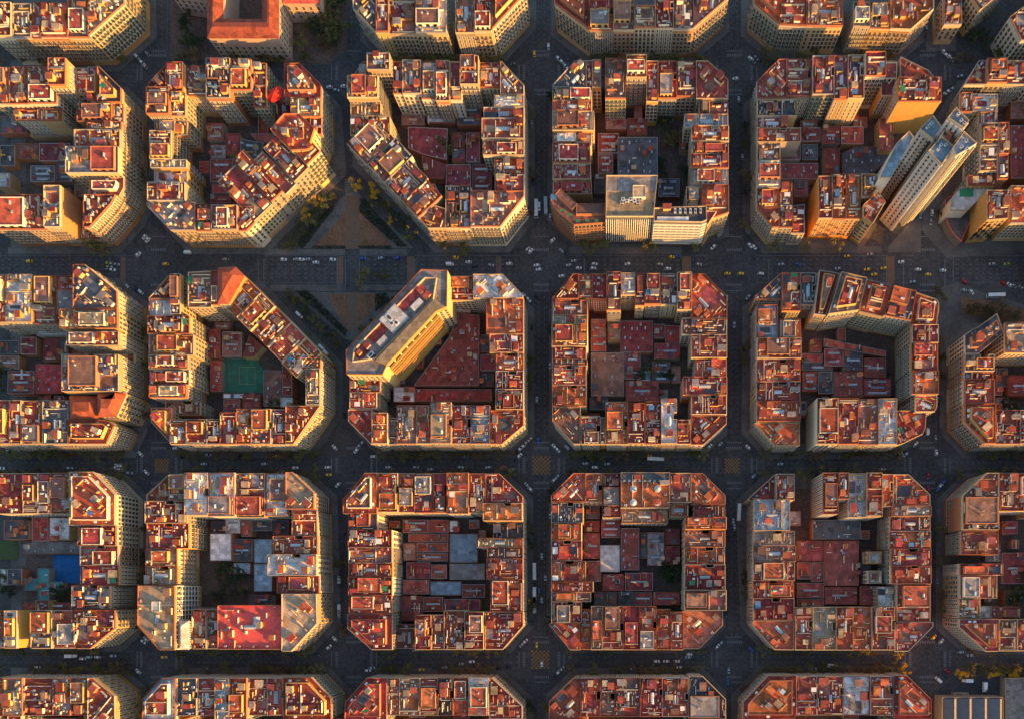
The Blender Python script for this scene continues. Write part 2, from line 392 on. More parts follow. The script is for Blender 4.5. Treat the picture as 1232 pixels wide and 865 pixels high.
def facade(b, a, c, z0, style, others, want=60):
    """windows (and balconies) of one face, each a part of its own"""
    A = Vector((a[0], a[1])); C_ = Vector((c[0], c[1])); L = (C_ - A).length; d = (C_ - A) / L; n = Vector((d.y, -d.x)); rz = math.atan2(d.y, d.x); r = b.rnd
    pitch = b.pitch; bays = max(1, int((L - .6) / pitch)); fl = 3.1; z = z0; rows = 0
    me = WINS[b.win]; wide = 1.0
    if style == 'rear': wide = 1.25
    while z < b.h - 2.3:
        hit = 0
        for k in range(bays):
            if b.nwin >= 100: return
            t = L * (k + .5) / bays; p = A + d * t; q = p + n * .6
            if any(inside(q, o.poly) and o.h > z + 1 for o in others): continue
            x, y = p.x - b.c[0] + n.x * .012, p.y - b.c[1] + n.y * .012; hit += 1
            link('window', me, b.root, (x, y, z), rz, (wide, 1, 1 if z < b.h - 4.5 else .8)); b.nwin += 1; NW[0] += 1
            if (style == 'single' and (k + rows) % 2 == 0) and z < b.h - 4 and b.nbal < 100:
                link('balcony', BALC, b.root, (x, y, z), rz); b.nbal += 1; NW[1] += 1
        if style in ('slab', 'rear') and hit == bays and z < b.h - 2.5 and b.nbal < 100 and not (style == 'rear' and b.win == 1):
            p = A + d * (L / 2); link('balcony', BALC, b.root, (p.x - b.c[0] + n.x * .012, p.y - b.c[1] + n.y * .012, z), rz, (L * .94 / 2.3, 1.15, 1)); b.nbal += 1; NW[1] += 1
        z += fl; rows += 1
# ---------------------------------------------------------------- the blocks: outline and bays, read in block units (3.604 per pixel, roof level)
# T/B/L/R lines: extent across | boundary spec boundary spec ...   spec = roof letter, storeys' height in metres, @rear limit, ^ hipped
BLOCKS = [
('second row leftmost block', 0, 70, '-60,40 430,40 533,140 533,560 490,640 400,740 -60,740', '''
T 40 200 | -30 n21 40 r22 125 n22 250 r28@155 325 r20@150 380 d21 430 k23 533
Q 45,205 150,205 150,252 45,252 r17 L
Q 150,205 245,205 245,255 150,255 d18 L
Q 340,203 490,203 490,282 340,282 d22 L
R 345 533 | 200 n21@490 282 n22@385 322 o24@335 402 c25@305 515 d21@382 598
Q 372,600 533,600 533,760 372,760 d23 C
B 590 740 | -30 r21 200 g23@560 272 n7@620 372
K 172 305 372 450 d6
K 70 165 372 440 n4
K 0 65 380 470 k5
K 135 240 470 540 k5
K 245 330 450 540 k6
K -20 45 500 560 w8
K 0 120 255 330 k4
K 130 300 280 340 n5'''),
('red awning block', 150, 70, '185,22 755,18 850,115 856,340 872,400 525,746 198,746 95,640 80,560 100,110', '''
T 20 150 | 100 d21@135 180 o21 255 n18 368 k24@192 470 o23@152 558 d21@212 612
T 20 170 | 690 r21 850
L 100 262 | 135 r22@200 250
Q 200,150 262,150 262,250 200,250 r20 L
Q 105,250 250,250 250,312 105,312 n16 L
Q 612,105 690,105 700,225 612,225 d10! T
L 105 262 | 312 d21@200 435 c20 470 w17@250 545 r23@268 625
Q 85,625 305,625 305,760 85,760 g21 C
R 720 850 | 172 c21 255 d20@800 325
Q 705,262 768,262 836,325 808,415 735,420 645,330 o25 Q
D 862 422 800 478 -150 | o24
D 800 478 735 538 -200 | d21
D 735 538 690 583 -205 | r19
D 690 583 640 630 -245 | o23
D 640 630 560 706 -235 | r20
B 632 746 | 305 r21 378 d22@640 490 r21@640 560
K 372 470 440 540 d6
K 380 500 548 590 r5
K 372 520 595 632 d5
K 360 432 285 360 n5
K 440 500 330 420 d6
KP 505,352 605,372 575,470 500,462 k7
KP 545,330 650,330 640,380 610,400 d6
K 618 690 225 262 k5'''),
('second row third block', 400, 60, '130,48 735,55 830,155 832,645 730,775 415,775 55,400 75,135', '''
T 50 190 | 75 n21@140 165 n27@122 262 r21 305 n21@195 385 w21@212 450 d22@228 510 d21@220 560 r26@178 640 r21@160 728 n22@198 832
L 78 210 | 140 c26 235 c21 290 r22@250 372
D 60 408 150 500 -165 | n21 
D 150 500 225 580 -170 | k22
D 225 580 310 665 -150 | n21
D 310 665 375 735 -140 | o23
Q 345,640 490,690 490,790 345,790 r21 C
Q 392,570 440,570 440,672 392,672 r18 L
B 680 775 | 490 n22@592 552 k22@592 600
Q 602,622 832,622 832,800 602,800 n24 C
R 655 832 | 200 w22@700 250 r21 303 r23@648 392 r21@652 460 r20@700 545 r21@705 622
KP 328,338 500,345 495,480 400,460 330,430 d6
K 515 575 362 425 d5
K 580 640 362 490 d7
K 520 575 430 490 k5
K 492 600 500 612 d7
K 605 690 500 612 d6
KP 388,462 490,500 485,562 400,560 d6
K 300 400 285 330 n4
K 410 530 240 320 w5
K 540 645 240 330 k6'''),
('striped office block', 640, 60, '185,50 755,42 850,130 852,710 740,748 180,748 75,640 90,155', '''
T 50 200 | 90 k21@165 235 d21@185 262 n22@170 300 | 
T 50 200 | 318 n23@222 408 o27@148 496 r21@228 548 r22@212 628 d21@200 712 r21@215 852
L 90 258 | 168 n22 222 o21 268 c22@270 352 w19 405 r21@252 490 d20@255 560 r19 612
R 690 852 | 218 d20@728 278 b21@662 338 o23 408 r21 456 r22 516 w21@692 588
Q 670,590 735,590 735,690 670,690 d20 R
Q 736,590 852,590 852,748 760,748 736,690 o22 C
K 372 545 382 545 k8
K 286 376 366 452 r6
K 286 352 458 540 d6
K 320 410 305 345 n6
K 412 500 300 372 d5
K 270 315 550 625 k4
K 548 640 560 640 k4
K 640 685 350 440 k5'''),
('twin tower block', 880, 60, '205,45 735,38 850,95 888,140 888,275 600,775 180,768 108,682 110,140', '''
T 45 200 | 110 d21@215 238 d21@205 345 r25@212 438 d24@232 496 d24@232 566 r27@150 652 d20@195 722
Q 730,38 890,38 890,155 730,155 r23 C
Q 702,158 886,158 886,262 702,262 o29 R
L 112 285 | 216 k21 290 r20@245 342 r21@300 404 n21@212 482 w22@212 602 r20@205 682
Q 105,684 208,684 208,768 105,768 r20 C
Q 209,570 268,570 268,768 209,768 n21 B
Q 270,650 332,640 332,772 270,772 d14! B
B 545 742 | 372 r24@560 432 o23@548 492 o23@545 556
Q 558,548 622,552 636,600 590,650 558,650 r24 B
Q 560,690 625,632 668,690 600,772 560,742 o25 C
K 300 385 340 400 d6
K 390 470 335 410 d6
K 475 572 335 412 r6
K 215 300 408 480 n8
K 305 375 412 480 k6
K 215 375 495 565 d6
K 400 468 430 540 r8
KP 480,450 540,420 640,425 685,470 600,545 482,540 k5
K 272 332 570 640 d6
K 640 700 300 440 d9'''),
('red canopy block', 1080, 60, '355,45 700,45 700,770 300,800 200,690 275,180', '''
T 45 150 | 285 r21 385 o22 470 r21 560 n21 700
L 275 355 | 186 r21@325 270
Q 328,186 440,186 440,262 328,262 w20 L
Q 358,264 436,264 436,320 358,320 n20 L
Q 358,322 436,322 436,420 358,420 r22 L
Q 358,422 436,422 436,525 358,525 n21 L
Q 438,320 480,320 480,455 438,455 o21 L
Q 438,457 480,457 480,560 438,560 r21 L
Q 318,530 436,530 436,575 318,575 r18 L
Q 490,590 700,590 700,752 490,752 o22 B
K 490 700 330 560 d9
K 490 600 170 300 n7'''),
('third row leftmost block', 0, 310, '-60,62 395,48 535,165 552,600 462,806 -60,806', '''
T 80 285 | -30 o22 38 w24 150 n22@290 245 r22@285 345
Q 347,48 540,48 540,238 347,238 k26 C
R 290 537 | 240 c26 322 r20@400 332 r25@312 392 n12@320 430 g26@292 588
Q 300,600 430,600 430,700 300,700 o22^ B
Q 432,590 585,590 585,690 432,690 o23^ C
Q 300,702 462,702 510,740 462,812 300,812 r22 C
B 618 806 | -30 r21 45 r22 95 r21 185 k22 298
K 35 150 490 590 d6
K 156 270 462 588 r6
K 90 160 345 420 d6
K 190 250 350 450 d6
K 255 300 350 440 k5
K 0 85 360 420 k4
K 0 85 425 485 n5
K 160 290 295 340 w8'''),
('green pitch block', 150, 310, '190,78 500,60 858,418 852,640 735,808 198,808 104,708 104,178', '''
T 75 200 | 104 r21@180 205 n22@250 248 | 
T 68 225 | 286 n24 388 r25@215 425
Q 427,60 505,60 540,95 470,215 425,215 o27^ T
D 525 85 600 160 -150 | o22
D 600 160 660 220 -150 | o23
D 660 220 725 282 -150 | o22
D 725 282 790 348 -150 | r22
D 790 348 855 412 -155 | o22
L 104 285 | 182 w21@205 256 r23 333 o21@298 422 r21@275 482 d21@275 548 c21@265 604
Q 140,607 296,607 296,668 140,668 n14 L
Q 104,645 196,645 196,820 104,820 o20 C
B 700 808 | 196 o21 268 r22 358 d21 417 r22@672 487 o22@656 552 r22@656 637 r21@656 698
Q 700,642 860,642 860,820 700,820 o23 C
Q 728,436 852,436 852,482 728,482 o22 R
Q 790,484 852,484 852,640 790,640 c22 R
K 684 728 470 600 r9
K 676 730 604 648 w8
K 360 415 312 438 d5
K 425 508 322 430 n5
KP 540,335 600,385 560,432 512,432 d6
K 602 680 488 645 n6
K 426 520 587 610 w5
K 430 500 612 668 d6
K 512 586 592 655 d6
K 372 420 445 580 r5'''),
('slanted slab block', 400, 310, '400,76 740,78 828,170 828,726 735,806 165,806 66,706 66,400', '''
T 78 185 | 514 r21 612 w22@182 829
R 680 829 | 183 o22@668 332 r22@682 412 o21@708 490 r21@708 570 r22@708 658
Q 686,660 829,660 829,806 686,806 o21 C
B 640 806 | 172 o21@672 240 k20@690 280 n21 365 n21@640 428 c24@628 518 r21@640 600 b21@640 684
Q 66,655 170,655 170,806 66,806 r20 C
L 72 192 | 515 r21@205 582 p21@190 653
KP 548,244 638,250 636,556 352,556 505,345 d6
K 360 690 570 622 r6
K 265 357 560 626 w7
K 642 705 335 412 k5
K 642 705 420 490 d6
K 642 700 498 560 k4
K 520 600 190 238 c8'''),
('third row fourth block', 640, 310, '180,72 745,70 845,170 845,716 745,806 180,806 88,706 88,178', '''
T 72 180 | 88 r21 202 o21@172 262 r21@182 324 n24@238 386 w22@168 447 r22@210 487 d22@205 557 n22@205 628 r23@235 692 o22@270 846
L 88 240 | 182 n20 248 c21 292 o22 388 r21@235 440 n21 468 o22@235 552 o21@235 642
Q 88,645 210,645 210,806 88,806 n20 C
B 640 806 | 212 r20@682 296 n20@690 318 o21@622 415 r22@632 490 d21@622 560 w22@612 628 r21@700 690
Q 692,680 846,680 846,806 692,806 r20 C
R 650 846 | 262 n21 335 r21@690 435 o20@710 515 r21@655 594 r21@692 678
K 256 322 345 408 r5
K 256 400 412 600 n7
K 402 470 412 528 d6
K 384 525 275 410 d7
K 528 575 290 350 d5
K 578 642 295 370 r5
K 530 642 372 438 d6
K 256 322 268 342 n6
K 328 384 286 362 c8
K 405 550 532 622 d6
K 472 516 490 542 b5
K 520 600 450 540 k4
K 604 645 470 545 n4
K 250 330 606 660 k5'''),
('third row fifth block', 880, 310, '220,63 480,63 862,163 896,200 884,650 842,700 832,762 725,813 190,811 100,712 105,165', '''
T 65 180 | 105 k20 220 r22@232 300 k21@205 368
Q 376,64 462,80 402,262 352,255 r25 T
Q 464,80 575,106 540,245 408,262 g27 T
Q 577,108 682,134 645,270 545,246 o25 T
Q 684,136 788,160 766,288 650,265 k26 T
Q 788,152 900,190 886,302 770,300 r23 C
R 770 884 | 302 r25 380 r25 500 o25 600 o24@790 672
Q 712,660 848,660 842,780 712,813 r21 C
B 615 812 | 364 r24 455 r24 545 n24 630 w23 710
L 110 300 | 205 b21@202 352 o22 440 r21 535 r21 622 o21 710
Q 204,265 302,265 302,352 204,352 o20 L
Q 95,712 300,712 300,820 95,820 o20 C
KP 400,350 670,405 670,430 400,385 r7
K 402 485 395 470 d6
K 487 570 400 490 k7
K 575 670 435 520 d6
K 446 570 495 605 d7
K 572 690 525 600 d6
K 306 395 415 455 r6
K 306 440 460 490 k4
K 306 372 495 580 d6
K 376 440 495 590 k5'''),
('third row rightmost block', 1080, 310, '345,305 425,248 700,270 700,806 372,806 285,712 285,340', '''
Q 285,330 345,305 425,248 455,330 345,420 285,420 k22 C
T 290 420 | 455 g24 560 n22 700
L 286 415 | 422 n23 495 k22@322 528 r23 632
Q 324,497 415,497 415,527 324,527 r21 L
Q 286,634 420,634 420,820 286,820 o22 C
B 660 806 | 422 d21 530 r21 610 r22 700
K 480 600 510 600 r6
K 425 475 480 560 k4
K 605 700 430 580 d6'''),
('blue court block', 0, 555, '-60,50 420,48 516,146 512,640 512,720 405,808 -60,808', '''
T 50 225 | -30 r21 100 d21 165 r21 225 n22 318
Q 319,46 518,46 518,278 319,278 o25 C
R 350 516 | 280 r23 365 r22 450 r22 535
Q 316,537 482,537 482,640 316,640 k22 R
Q 325,642 520,642 520,808 345,808 325,780 r23 C
B 645 808 | -30 o20 28 w22 84 d9@600 145 k22 235 r21 342
K 100 350 345 400 g4
K 165 215 462 602 t5
K 104 163 505 560 t4
K 217 272 520 575 t5
K 0 30 465 538 w5
K 34 98 465 535 k6
K 215 305 242 340 w8
K 140 212 240 345 r6
K 20 130 255 338 k6
K 95 310 610 642 d7'''),
('pink roof block', 150, 555, '185,56 735,50 832,140 846,700 735,820 175,812 82,706 92,142', '''
T 52 235 | 90 r21@170 196 n22@168 278 w25 378 w25@240 490 n22@242 612 w22@236 708
Q 710,50 832,50 832,208 710,208 c24 C
L 95 278 | 172 r22 268 r21 376 n22@232 455 c22@232 535
Q 80,537 242,537 242,815 80,815 c27! C
Q 244,690 286,690 286,812 244,812 w24^ B
B 625 812 | 287 r20@640 350 n20@642 412 p23@622! 690
Q 692,572 850,572 850,822 692,822 c25! C
R 725 842 | 210 o22 322 r22@645 402 w25@630 495 d21@658 570
K 372 465 312 430 w9!
K 468 552 335 432 k6
K 562 640 336 440 b6!
K 562 640 444 562 b7!
K 374 432 256 308 k5
K 436 505 250 312 w6
K 508 552 255 325 r6
K 556 640 258 300 k5
K 644 712 252 318 k6
K 472 545 438 486 b5
K 540 655 578 622 k5
K 292 440 632 650 b12'''),
('fourth row third block', 400, 555, '150,47 722,52 824,150 827,712 738,814 165,816 60,725 52,165', '''
T 52 220 | 52 o23@228 200 o23 287 r22 356 r21@222 440 d22@222 500 o24@228 594 r22@222 665 r21@178 825
L 70 260 | 182 k21@195 296 r22 372 r21 440 o22 500 d21 580 r21@256 658
Q 50,660 256,660 256,820 50,820 r20 C
B 665 814 | 258 n10@708 360 r22 430 d21 484 r22@646 575 r22@650 658
Q 662,652 828,652 828,814 662,814 r21 C
R 655 826 | 182 o23 258 k16@690 330 c21@625 372 n21@670 420 r21@668 510 r22@685 650
K 306 415 252 308 d7
K 418 504 252 308 r6
K 330 502 312 348 r6
K 306 362 352 430 n6
K 366 502 352 392 r6
K 366 502 396 432 d5
K 508 630 312 438 b6!
K 508 660 442 512 g6!
K 322 424 436 508 d6
K 428 496 446 508 r5
K 306 420 512 575 d6
K 424 560 518 580 b5!
K 562 660 530 590 d5
K 300 390 582 690 d7
K 394 480 586 650 r6
K 484 640 596 644 d6
K 264 300 590 650 d6
K 508 545 255 306 w6'''),
('four dome block', 640, 555, '180,50 740,50 838,146 838,712 735,816 165,816 76,706 84,146', '''
T 50 175 | 84 r21 232 o21 304 d21@242 385 o24@202! 596 n21@178 690 o21@185 839
Q 386,204 594,204 594,264 386,264 c17 T
Q 598,180 682,180 682,236 598,236 o18 T
L 84 215 | 178 k21@222 266 o21 342 r21 430 o21@232 520 o22@266 566 n21@255 608 r20 700
Q 76,702 208,702 208,818 76,818 o20 C
B 640 815 | 210 o19 256 n21@626 306 r22@626 396 r22@626 466 r22@626 540 o22 602 r21@652 657
Q 659,648 840,648 840,818 659,818 n11! C
R 662 839 | 188 d20@702 242 o25 296 n21 370 o20 446 r21 556 n25@658 645
K 295 382 362 478 w6!
K 386 465 288 470 d7
K 500 574 306 450 g6
K 470 498 306 420 k5
K 578 640 290 360 d5
K 578 640 365 445 d6
K 232 294 188 248 k5
K 300 382 252 330 d6
K 222 294 310 420 d6
K 226 294 256 306 r5
K 238 300 430 520 d6
K 306 400 488 560 d6
K 404 524 482 560 d6
K 376 440 564 622 k6
K 444 520 566 622 d5
K 524 640 566 622 d6
K 270 370 564 622 k5'''),
('fourth row fifth block', 880, 555, '190,55 770,55 863,142 876,715 770,822 190,816 95,712 75,160', '''
T 55 240 | 75 d20@168 192 r23@168 272 | 
T 55 232 | 385 r27 452 n26@168 496 w25@245 572 r26@242 640 o22@195 702 o21@188 864
R 690 866 | 190 c21@700 236 d20 300 o21@685 378 r21@692 452 r21@692 530 r20@720 694
Q 710,696 880,696 880,824 710,824 r20 C
B 630 816 | 276 r21 352 c22 452 o22 526 o21 608 r21 708
L 95 274 | 165 b24@250 300 c21 364 n21@280 433 r21 516 r20 592 r21 688
Q 90,690 274,690 274,818 90,818 r20 C
Q 648,540 718,540 718,640 648,640 w16 R
Q 610,385 672,385 672,440 610,440 c14 R
Q 610,470 672,470 672,528 610,528 c14 R
K 285 400 342 432 d6
K 403 552 342 538 d7
K 352 560 252 336 k8
K 285 345 436 510 r5
K 348 400 436 520 d6
K 285 400 525 592 d6
K 403 545 542 620 d6
K 560 604 382 530 k5
K 560 644 538 622 d8
K 285 400 596 626 r6'''),
('fourth row rightmost block', 1080, 555, '375,52 700,52 700,820 380,822 265,718 272,150', '''
Q 265,45 428,45 428,298 265,298 n24 C
T 52 235 | 430 r24@215 515 o23@215 600 r22 700
L 272 432 | 302 r23 404 | 
L 268 455 | 442 r22 492 o22@430 594 n21@362 680
Q 365,627 430,627 430,680 365,680 w15 L
Q 432,630 560,630 560,682 432,682 d15 L
B 684 820 | 440 n21 520 r21 610 r21 700
Q 262,682 438,682 438,830 262,830 d22 C
K 450 560 395 530 d5
K 460 560 560 626 k4
K 205 0 0 0 k0'''),
('top left block', 0, 0, '-60,-120 545,-120 548,30 395,166 -60,166', '''
B 20 166 | -30 r22 58 n21 137 r21@10 180 o22 296 n21@-20 392
Q 392,-30 560,-30 560,180 392,180 c24 C
R 400 548 | -115 r22 -32'''),
('top row third block', 400, 0, '90,40 190,146 690,146 838,-15 838,-120 90,-120', '''
Q 90,-40 192,-40 192,160 90,160 k22 C
B -10 146 | 192 r22 246 r21@0 362 w22 494 | 
B -10 146 | 533 n21 616 r23 694 
Q 694,-60 840,-60 840,160 694,160 n23 C'''),
('top row fourth block', 640, 0, '98,18 250,134 696,134 852,0 852,-120 98,-120', '''
Q 98,-60 248,-60 248,140 98,140 d21 C
B 0 134 | 249 r22 352 n21@-40 444 c24@40 534 r23@-60 613 n22@-40 700
Q 700,-60 854,-60 854,140 700,140 n23 C'''),
('top row fifth block', 880, 0, '98,20 208,112 775,135 876,45 876,-120 98,-120', '''
Q 98,-60 206,-60 206,130 98,130 o22 C
B -10 118 | 207 o21 325 o22 482 | 
B -10 134 | 525 g22@20 598 g22@20 686
Q 687,-60 880,-60 880,140 687,140 o22 C'''),
('top right block', 1080, 0, '222,-60 300,-60 300,72 222,72', '''
Q 222,-60 300,-60 300,72 222,72 r15 Q'''),
('bottom left block', 0, 795, '-60,72 410,72 505,150 510,420 -60,420', '''
T 72 235 | -30 o22 24 c23 108 r22 235 g22 312 n22 386
Q 387,60 512,60 512,270 387,270 r23 C
L -60 90 | 238 r21 330 r21 410
R 340 510 | 272 r22 340 o21 410
K 110 330 245 400 d6'''),
('bottom row second block', 150, 795, '90,160 170,72 810,70 898,160 900,420 88,420', '''
Q 80,60 232,60 232,250 80,250 b24 C
T 72 235 | 233 k23 320 r22 404 b25@260 466 o24@260 540 r21 620 r22 690
Q 691,60 900,60 900,250 691,250 o22 C
L 88 260 | 252 r21 340 o21 418
R 740 900 | 252 o22 340 r21 418
K 270 730 265 410 d6'''),
('bottom row third block', 400, 795, '55,180 150,72 690,72 822,195 822,420 52,420', '''
Q 50,65 236,65 236,260 50,260 r21 C
T 72 235 | 238 o21 290 n22 380 r21 458 k21 524 r21 590 w21 678
Q 680,65 825,65 825,250 680,250 r21 C
L 52 230 | 262 r21 340 d21 418
R 660 822 | 252 r21 340 r21 418
K 240 650 262 410 d6'''),
('bottom row fourth block', 640, 795, '75,178 180,76 740,65 840,165 842,420 72,420', '''
Q 72,65 208,65 208,250 72,250 r21 C
T 72 240 | 210 r21 296 n22 358 n22 468 r21 565 r22 678
Q 680,60 845,60 845,250 680,250 k21 C
L 72 240 | 252 o21 340 r21 418
R 670 842 | 252 o21 340 r21 418
K 250 660 262 410 d6'''),
('bottom row fifth block', 880, 795, '55,180 162,66 760,62 866,165 868,420 50,420', '''
Q 50,58 280,58 280,250 50,250 r20 C
T 66 235 | 282 r21 372 d20 488 w21 602 r21 702
Q 704,58 870,58 870,250 704,250 r21 C
L 50 230 | 252 r21 340 n21 418
R 690 868 | 252 r21 340 o21 418
K 240 680 262 410 d6'''),
]
# ---------------------------------------------------------------- raise the city from the bays
ORD = ['', 'first', 'second', 'third', 'fourth', 'fifth', 'sixth', 'seventh', 'eighth', 'ninth', 'tenth', 'eleventh', 'twelfth']
RW = dict(r='rust', d='maroon', o='orange', n='brown', g='grey', k='charcoal', w='whitish', b='blue', c='tan', p='pink', t='teal')
ROOF['t'] = TEAL; RNAME['t'] = 'teal'
def hull(p):
    p = sorted(p); h = []
    for seq in (p, p[::-1]):
        k = []
        for q in seq:
            while len(k) > 1 and (k[-1][0] - k[-2][0]) * (q[1] - k[-2][1]) - (k[-1][1] - k[-2][1]) * (q[0] - k[-2][0]) <= 0: k.pop()
            k.append(q)
        h += k[:-1]
    return h
ALLB = []; OUTLINES = []
SIDEW = {'T': 'upper side', 'B': 'lower side', 'L': 'left side', 'R': 'right side'}
SPARSE = [False]
def parse_spec(t):
    hip = t.endswith('^'); SPARSE[0] = t.endswith('!'); t = t.rstrip('^!'); rear = None
    if '@' in t: t, q = t.split('@'); rear = float(q)
    return t[0], float(t[1:]), rear, hip
def rect(x0, x1, y0, y1): return [(x0, y0), (x1, y0), (x1, y1), (x0, y1)]
def make_bld(blk, zpoly, rc, h, side, kind, hip=False, own=False, clipit=True):
    ox, oy, outl = blk['ox'], blk['oy'], blk['out']
    hr = h if own else HREF
    wp = ccw([W(ox + x / 3.604, oy + y / 3.604, hr) for x, y in zpoly])
    n0 = len(wp)
    if clipit: wp = clip(wp, outl)
    if len(wp) < 3 or abs(area(wp)) < 8: return None
    wp = ccw(wp); b = Bld(); b.rnd = random.Random(len(ALLB) * 77 + 5)
    b.h = h + b.rnd.uniform(-.9, .9) * (1 if h > 12 else .3); b.raw = wp
    b.sparse = SPARSE[0]; b.rc = rc; b.side = side; b.kind = kind; b.hip = hip; b.blk = blk
    dg = sum(1 for k in range(len(wp)) if min(abs(wp[k][0] - wp[k - 1][0]), abs(wp[k][1] - wp[k - 1][1])) > 1.5)
    b.corner = side == 'C' or (dg > 0 and side in 'TBLR' and kind == 'apartment_building')
    b.diag = dg
    b.inset = b.rnd.uniform(.03, .12); ALLB.append(b); blk['b'].append(b); return b
for name, ox, oy, out, txt in BLOCKS:
    blk = dict(name=name, ox=ox, oy=oy, b=[])
    blk['out'] = hull([W(ox + float(p.split(',')[0]) / 3.604, oy + float(p.split(',')[1]) / 3.604, HREF) for p in out.split()])
    OUTLINES.append(blk)
    for line in txt.strip().splitlines():
        t = line.split(); k = t[0]
        if k in 'TBLR' and '|' in t:
            a0, a1 = float(t[1]), float(t[2]); seq = [q for q in t[4:] if q != '|']
            i = 0
            while i + 2 < len(seq) + 0:
                s0, sp, s1 = float(seq[i]), seq[i + 1], float(seq[i + 2]); i += 2
                rc, h, rear, hip = parse_spec(sp); b0, b1 = a0, a1
                if rear is not None:
                    if k in 'TL': b1 = rear
                    else: b0 = rear
                zp = rect(s0, s1, b0, b1) if k in 'TB' else rect(b0, b1, s0, s1)
                make_bld(blk, zp, rc, h, k, 'apartment_building', hip)
        elif k == 'Q':
            pts = [tuple(map(float, q.split(','))) for q in t[1:-2]]; rc, h, rear, hip = parse_spec(t[-2])
            make_bld(blk, pts, rc, h, t[-1], 'apartment_building', hip)
        elif k == 'D':
            x0, y0, x1, y1, dep = map(float, t[1:6]); rc, h, _, hip = parse_spec(t[7])
            d = Vector((x1 - x0, y1 - y0)).normalized(); nrm = Vector((-d.y, d.x)) * -dep * (1 if x1 > x0 else 1)
            c = Vector(((x0 + x1) / 2, (y0 + y1) / 2)); mid = Vector((470, 430))
            if (c + nrm - mid).length > (c - nrm - mid).length: nrm = -nrm
            make_bld(blk, [(x0, y0), (x1, y1), (x1 + nrm.x, y1 + nrm.y), (x0 + nrm.x, y0 + nrm.y)], rc, h, 'D', 'apartment_building', hip)
        elif k == 'K':
            x0, x1, y0, y1 = map(float, t[1:5]); rc, h, _, hip = parse_spec(t[5])
            if h > 1: make_bld(blk, rect(x0, x1, y0, y1), rc, h, 'K', 'courtyard_building', hip, own=True, clipit=False)
        elif k == 'KP':
            pts = [tuple(map(float, q.split(','))) for q in t[1:-1]]; rc, h, _, hip = parse_spec(t[-1])
            make_bld(blk, pts, rc, h, 'K', 'courtyard_building', hip, own=True, clipit=False)

def edge_kind(b, a, c):
    m = ((a[0] + c[0]) / 2, (a[1] + c[1]) / 2); d = Vector((c[0] - a[0], c[1] - a[1])).normalized(); n = Vector((d.y, -d.x))
    o = b.blk['out']
    for k in range(len(o)):
        p, q = Vector(o[k]), Vector(o[(k + 1) % len(o)]); e = (q - p).normalized()
        if abs(e.dot(d)) > .97 and abs((Vector(m) - p).dot(Vector((e.y, -e.x)))) < 1.2: return 'street'
    if b.side in 'CQ': return 'rear'
    if n.dot(Vector({'T': (0, 1), 'B': (0, -1), 'L': (-1, 0), 'R': (1, 0)}.get(b.side, (0, 0)))) > .7: return 'street'
    rear = {'T': (0, -1), 'B': (0, 1), 'L': (1, 0), 'R': (-1, 0)}.get(b.side)
    if rear is None:
        cc = Vector(centroid(o)) - Vector(m); return 'rear' if n.dot(cc.normalized()) > .6 else 'party'
    return 'rear' if n.dot(Vector(rear)) > .8 else 'party'
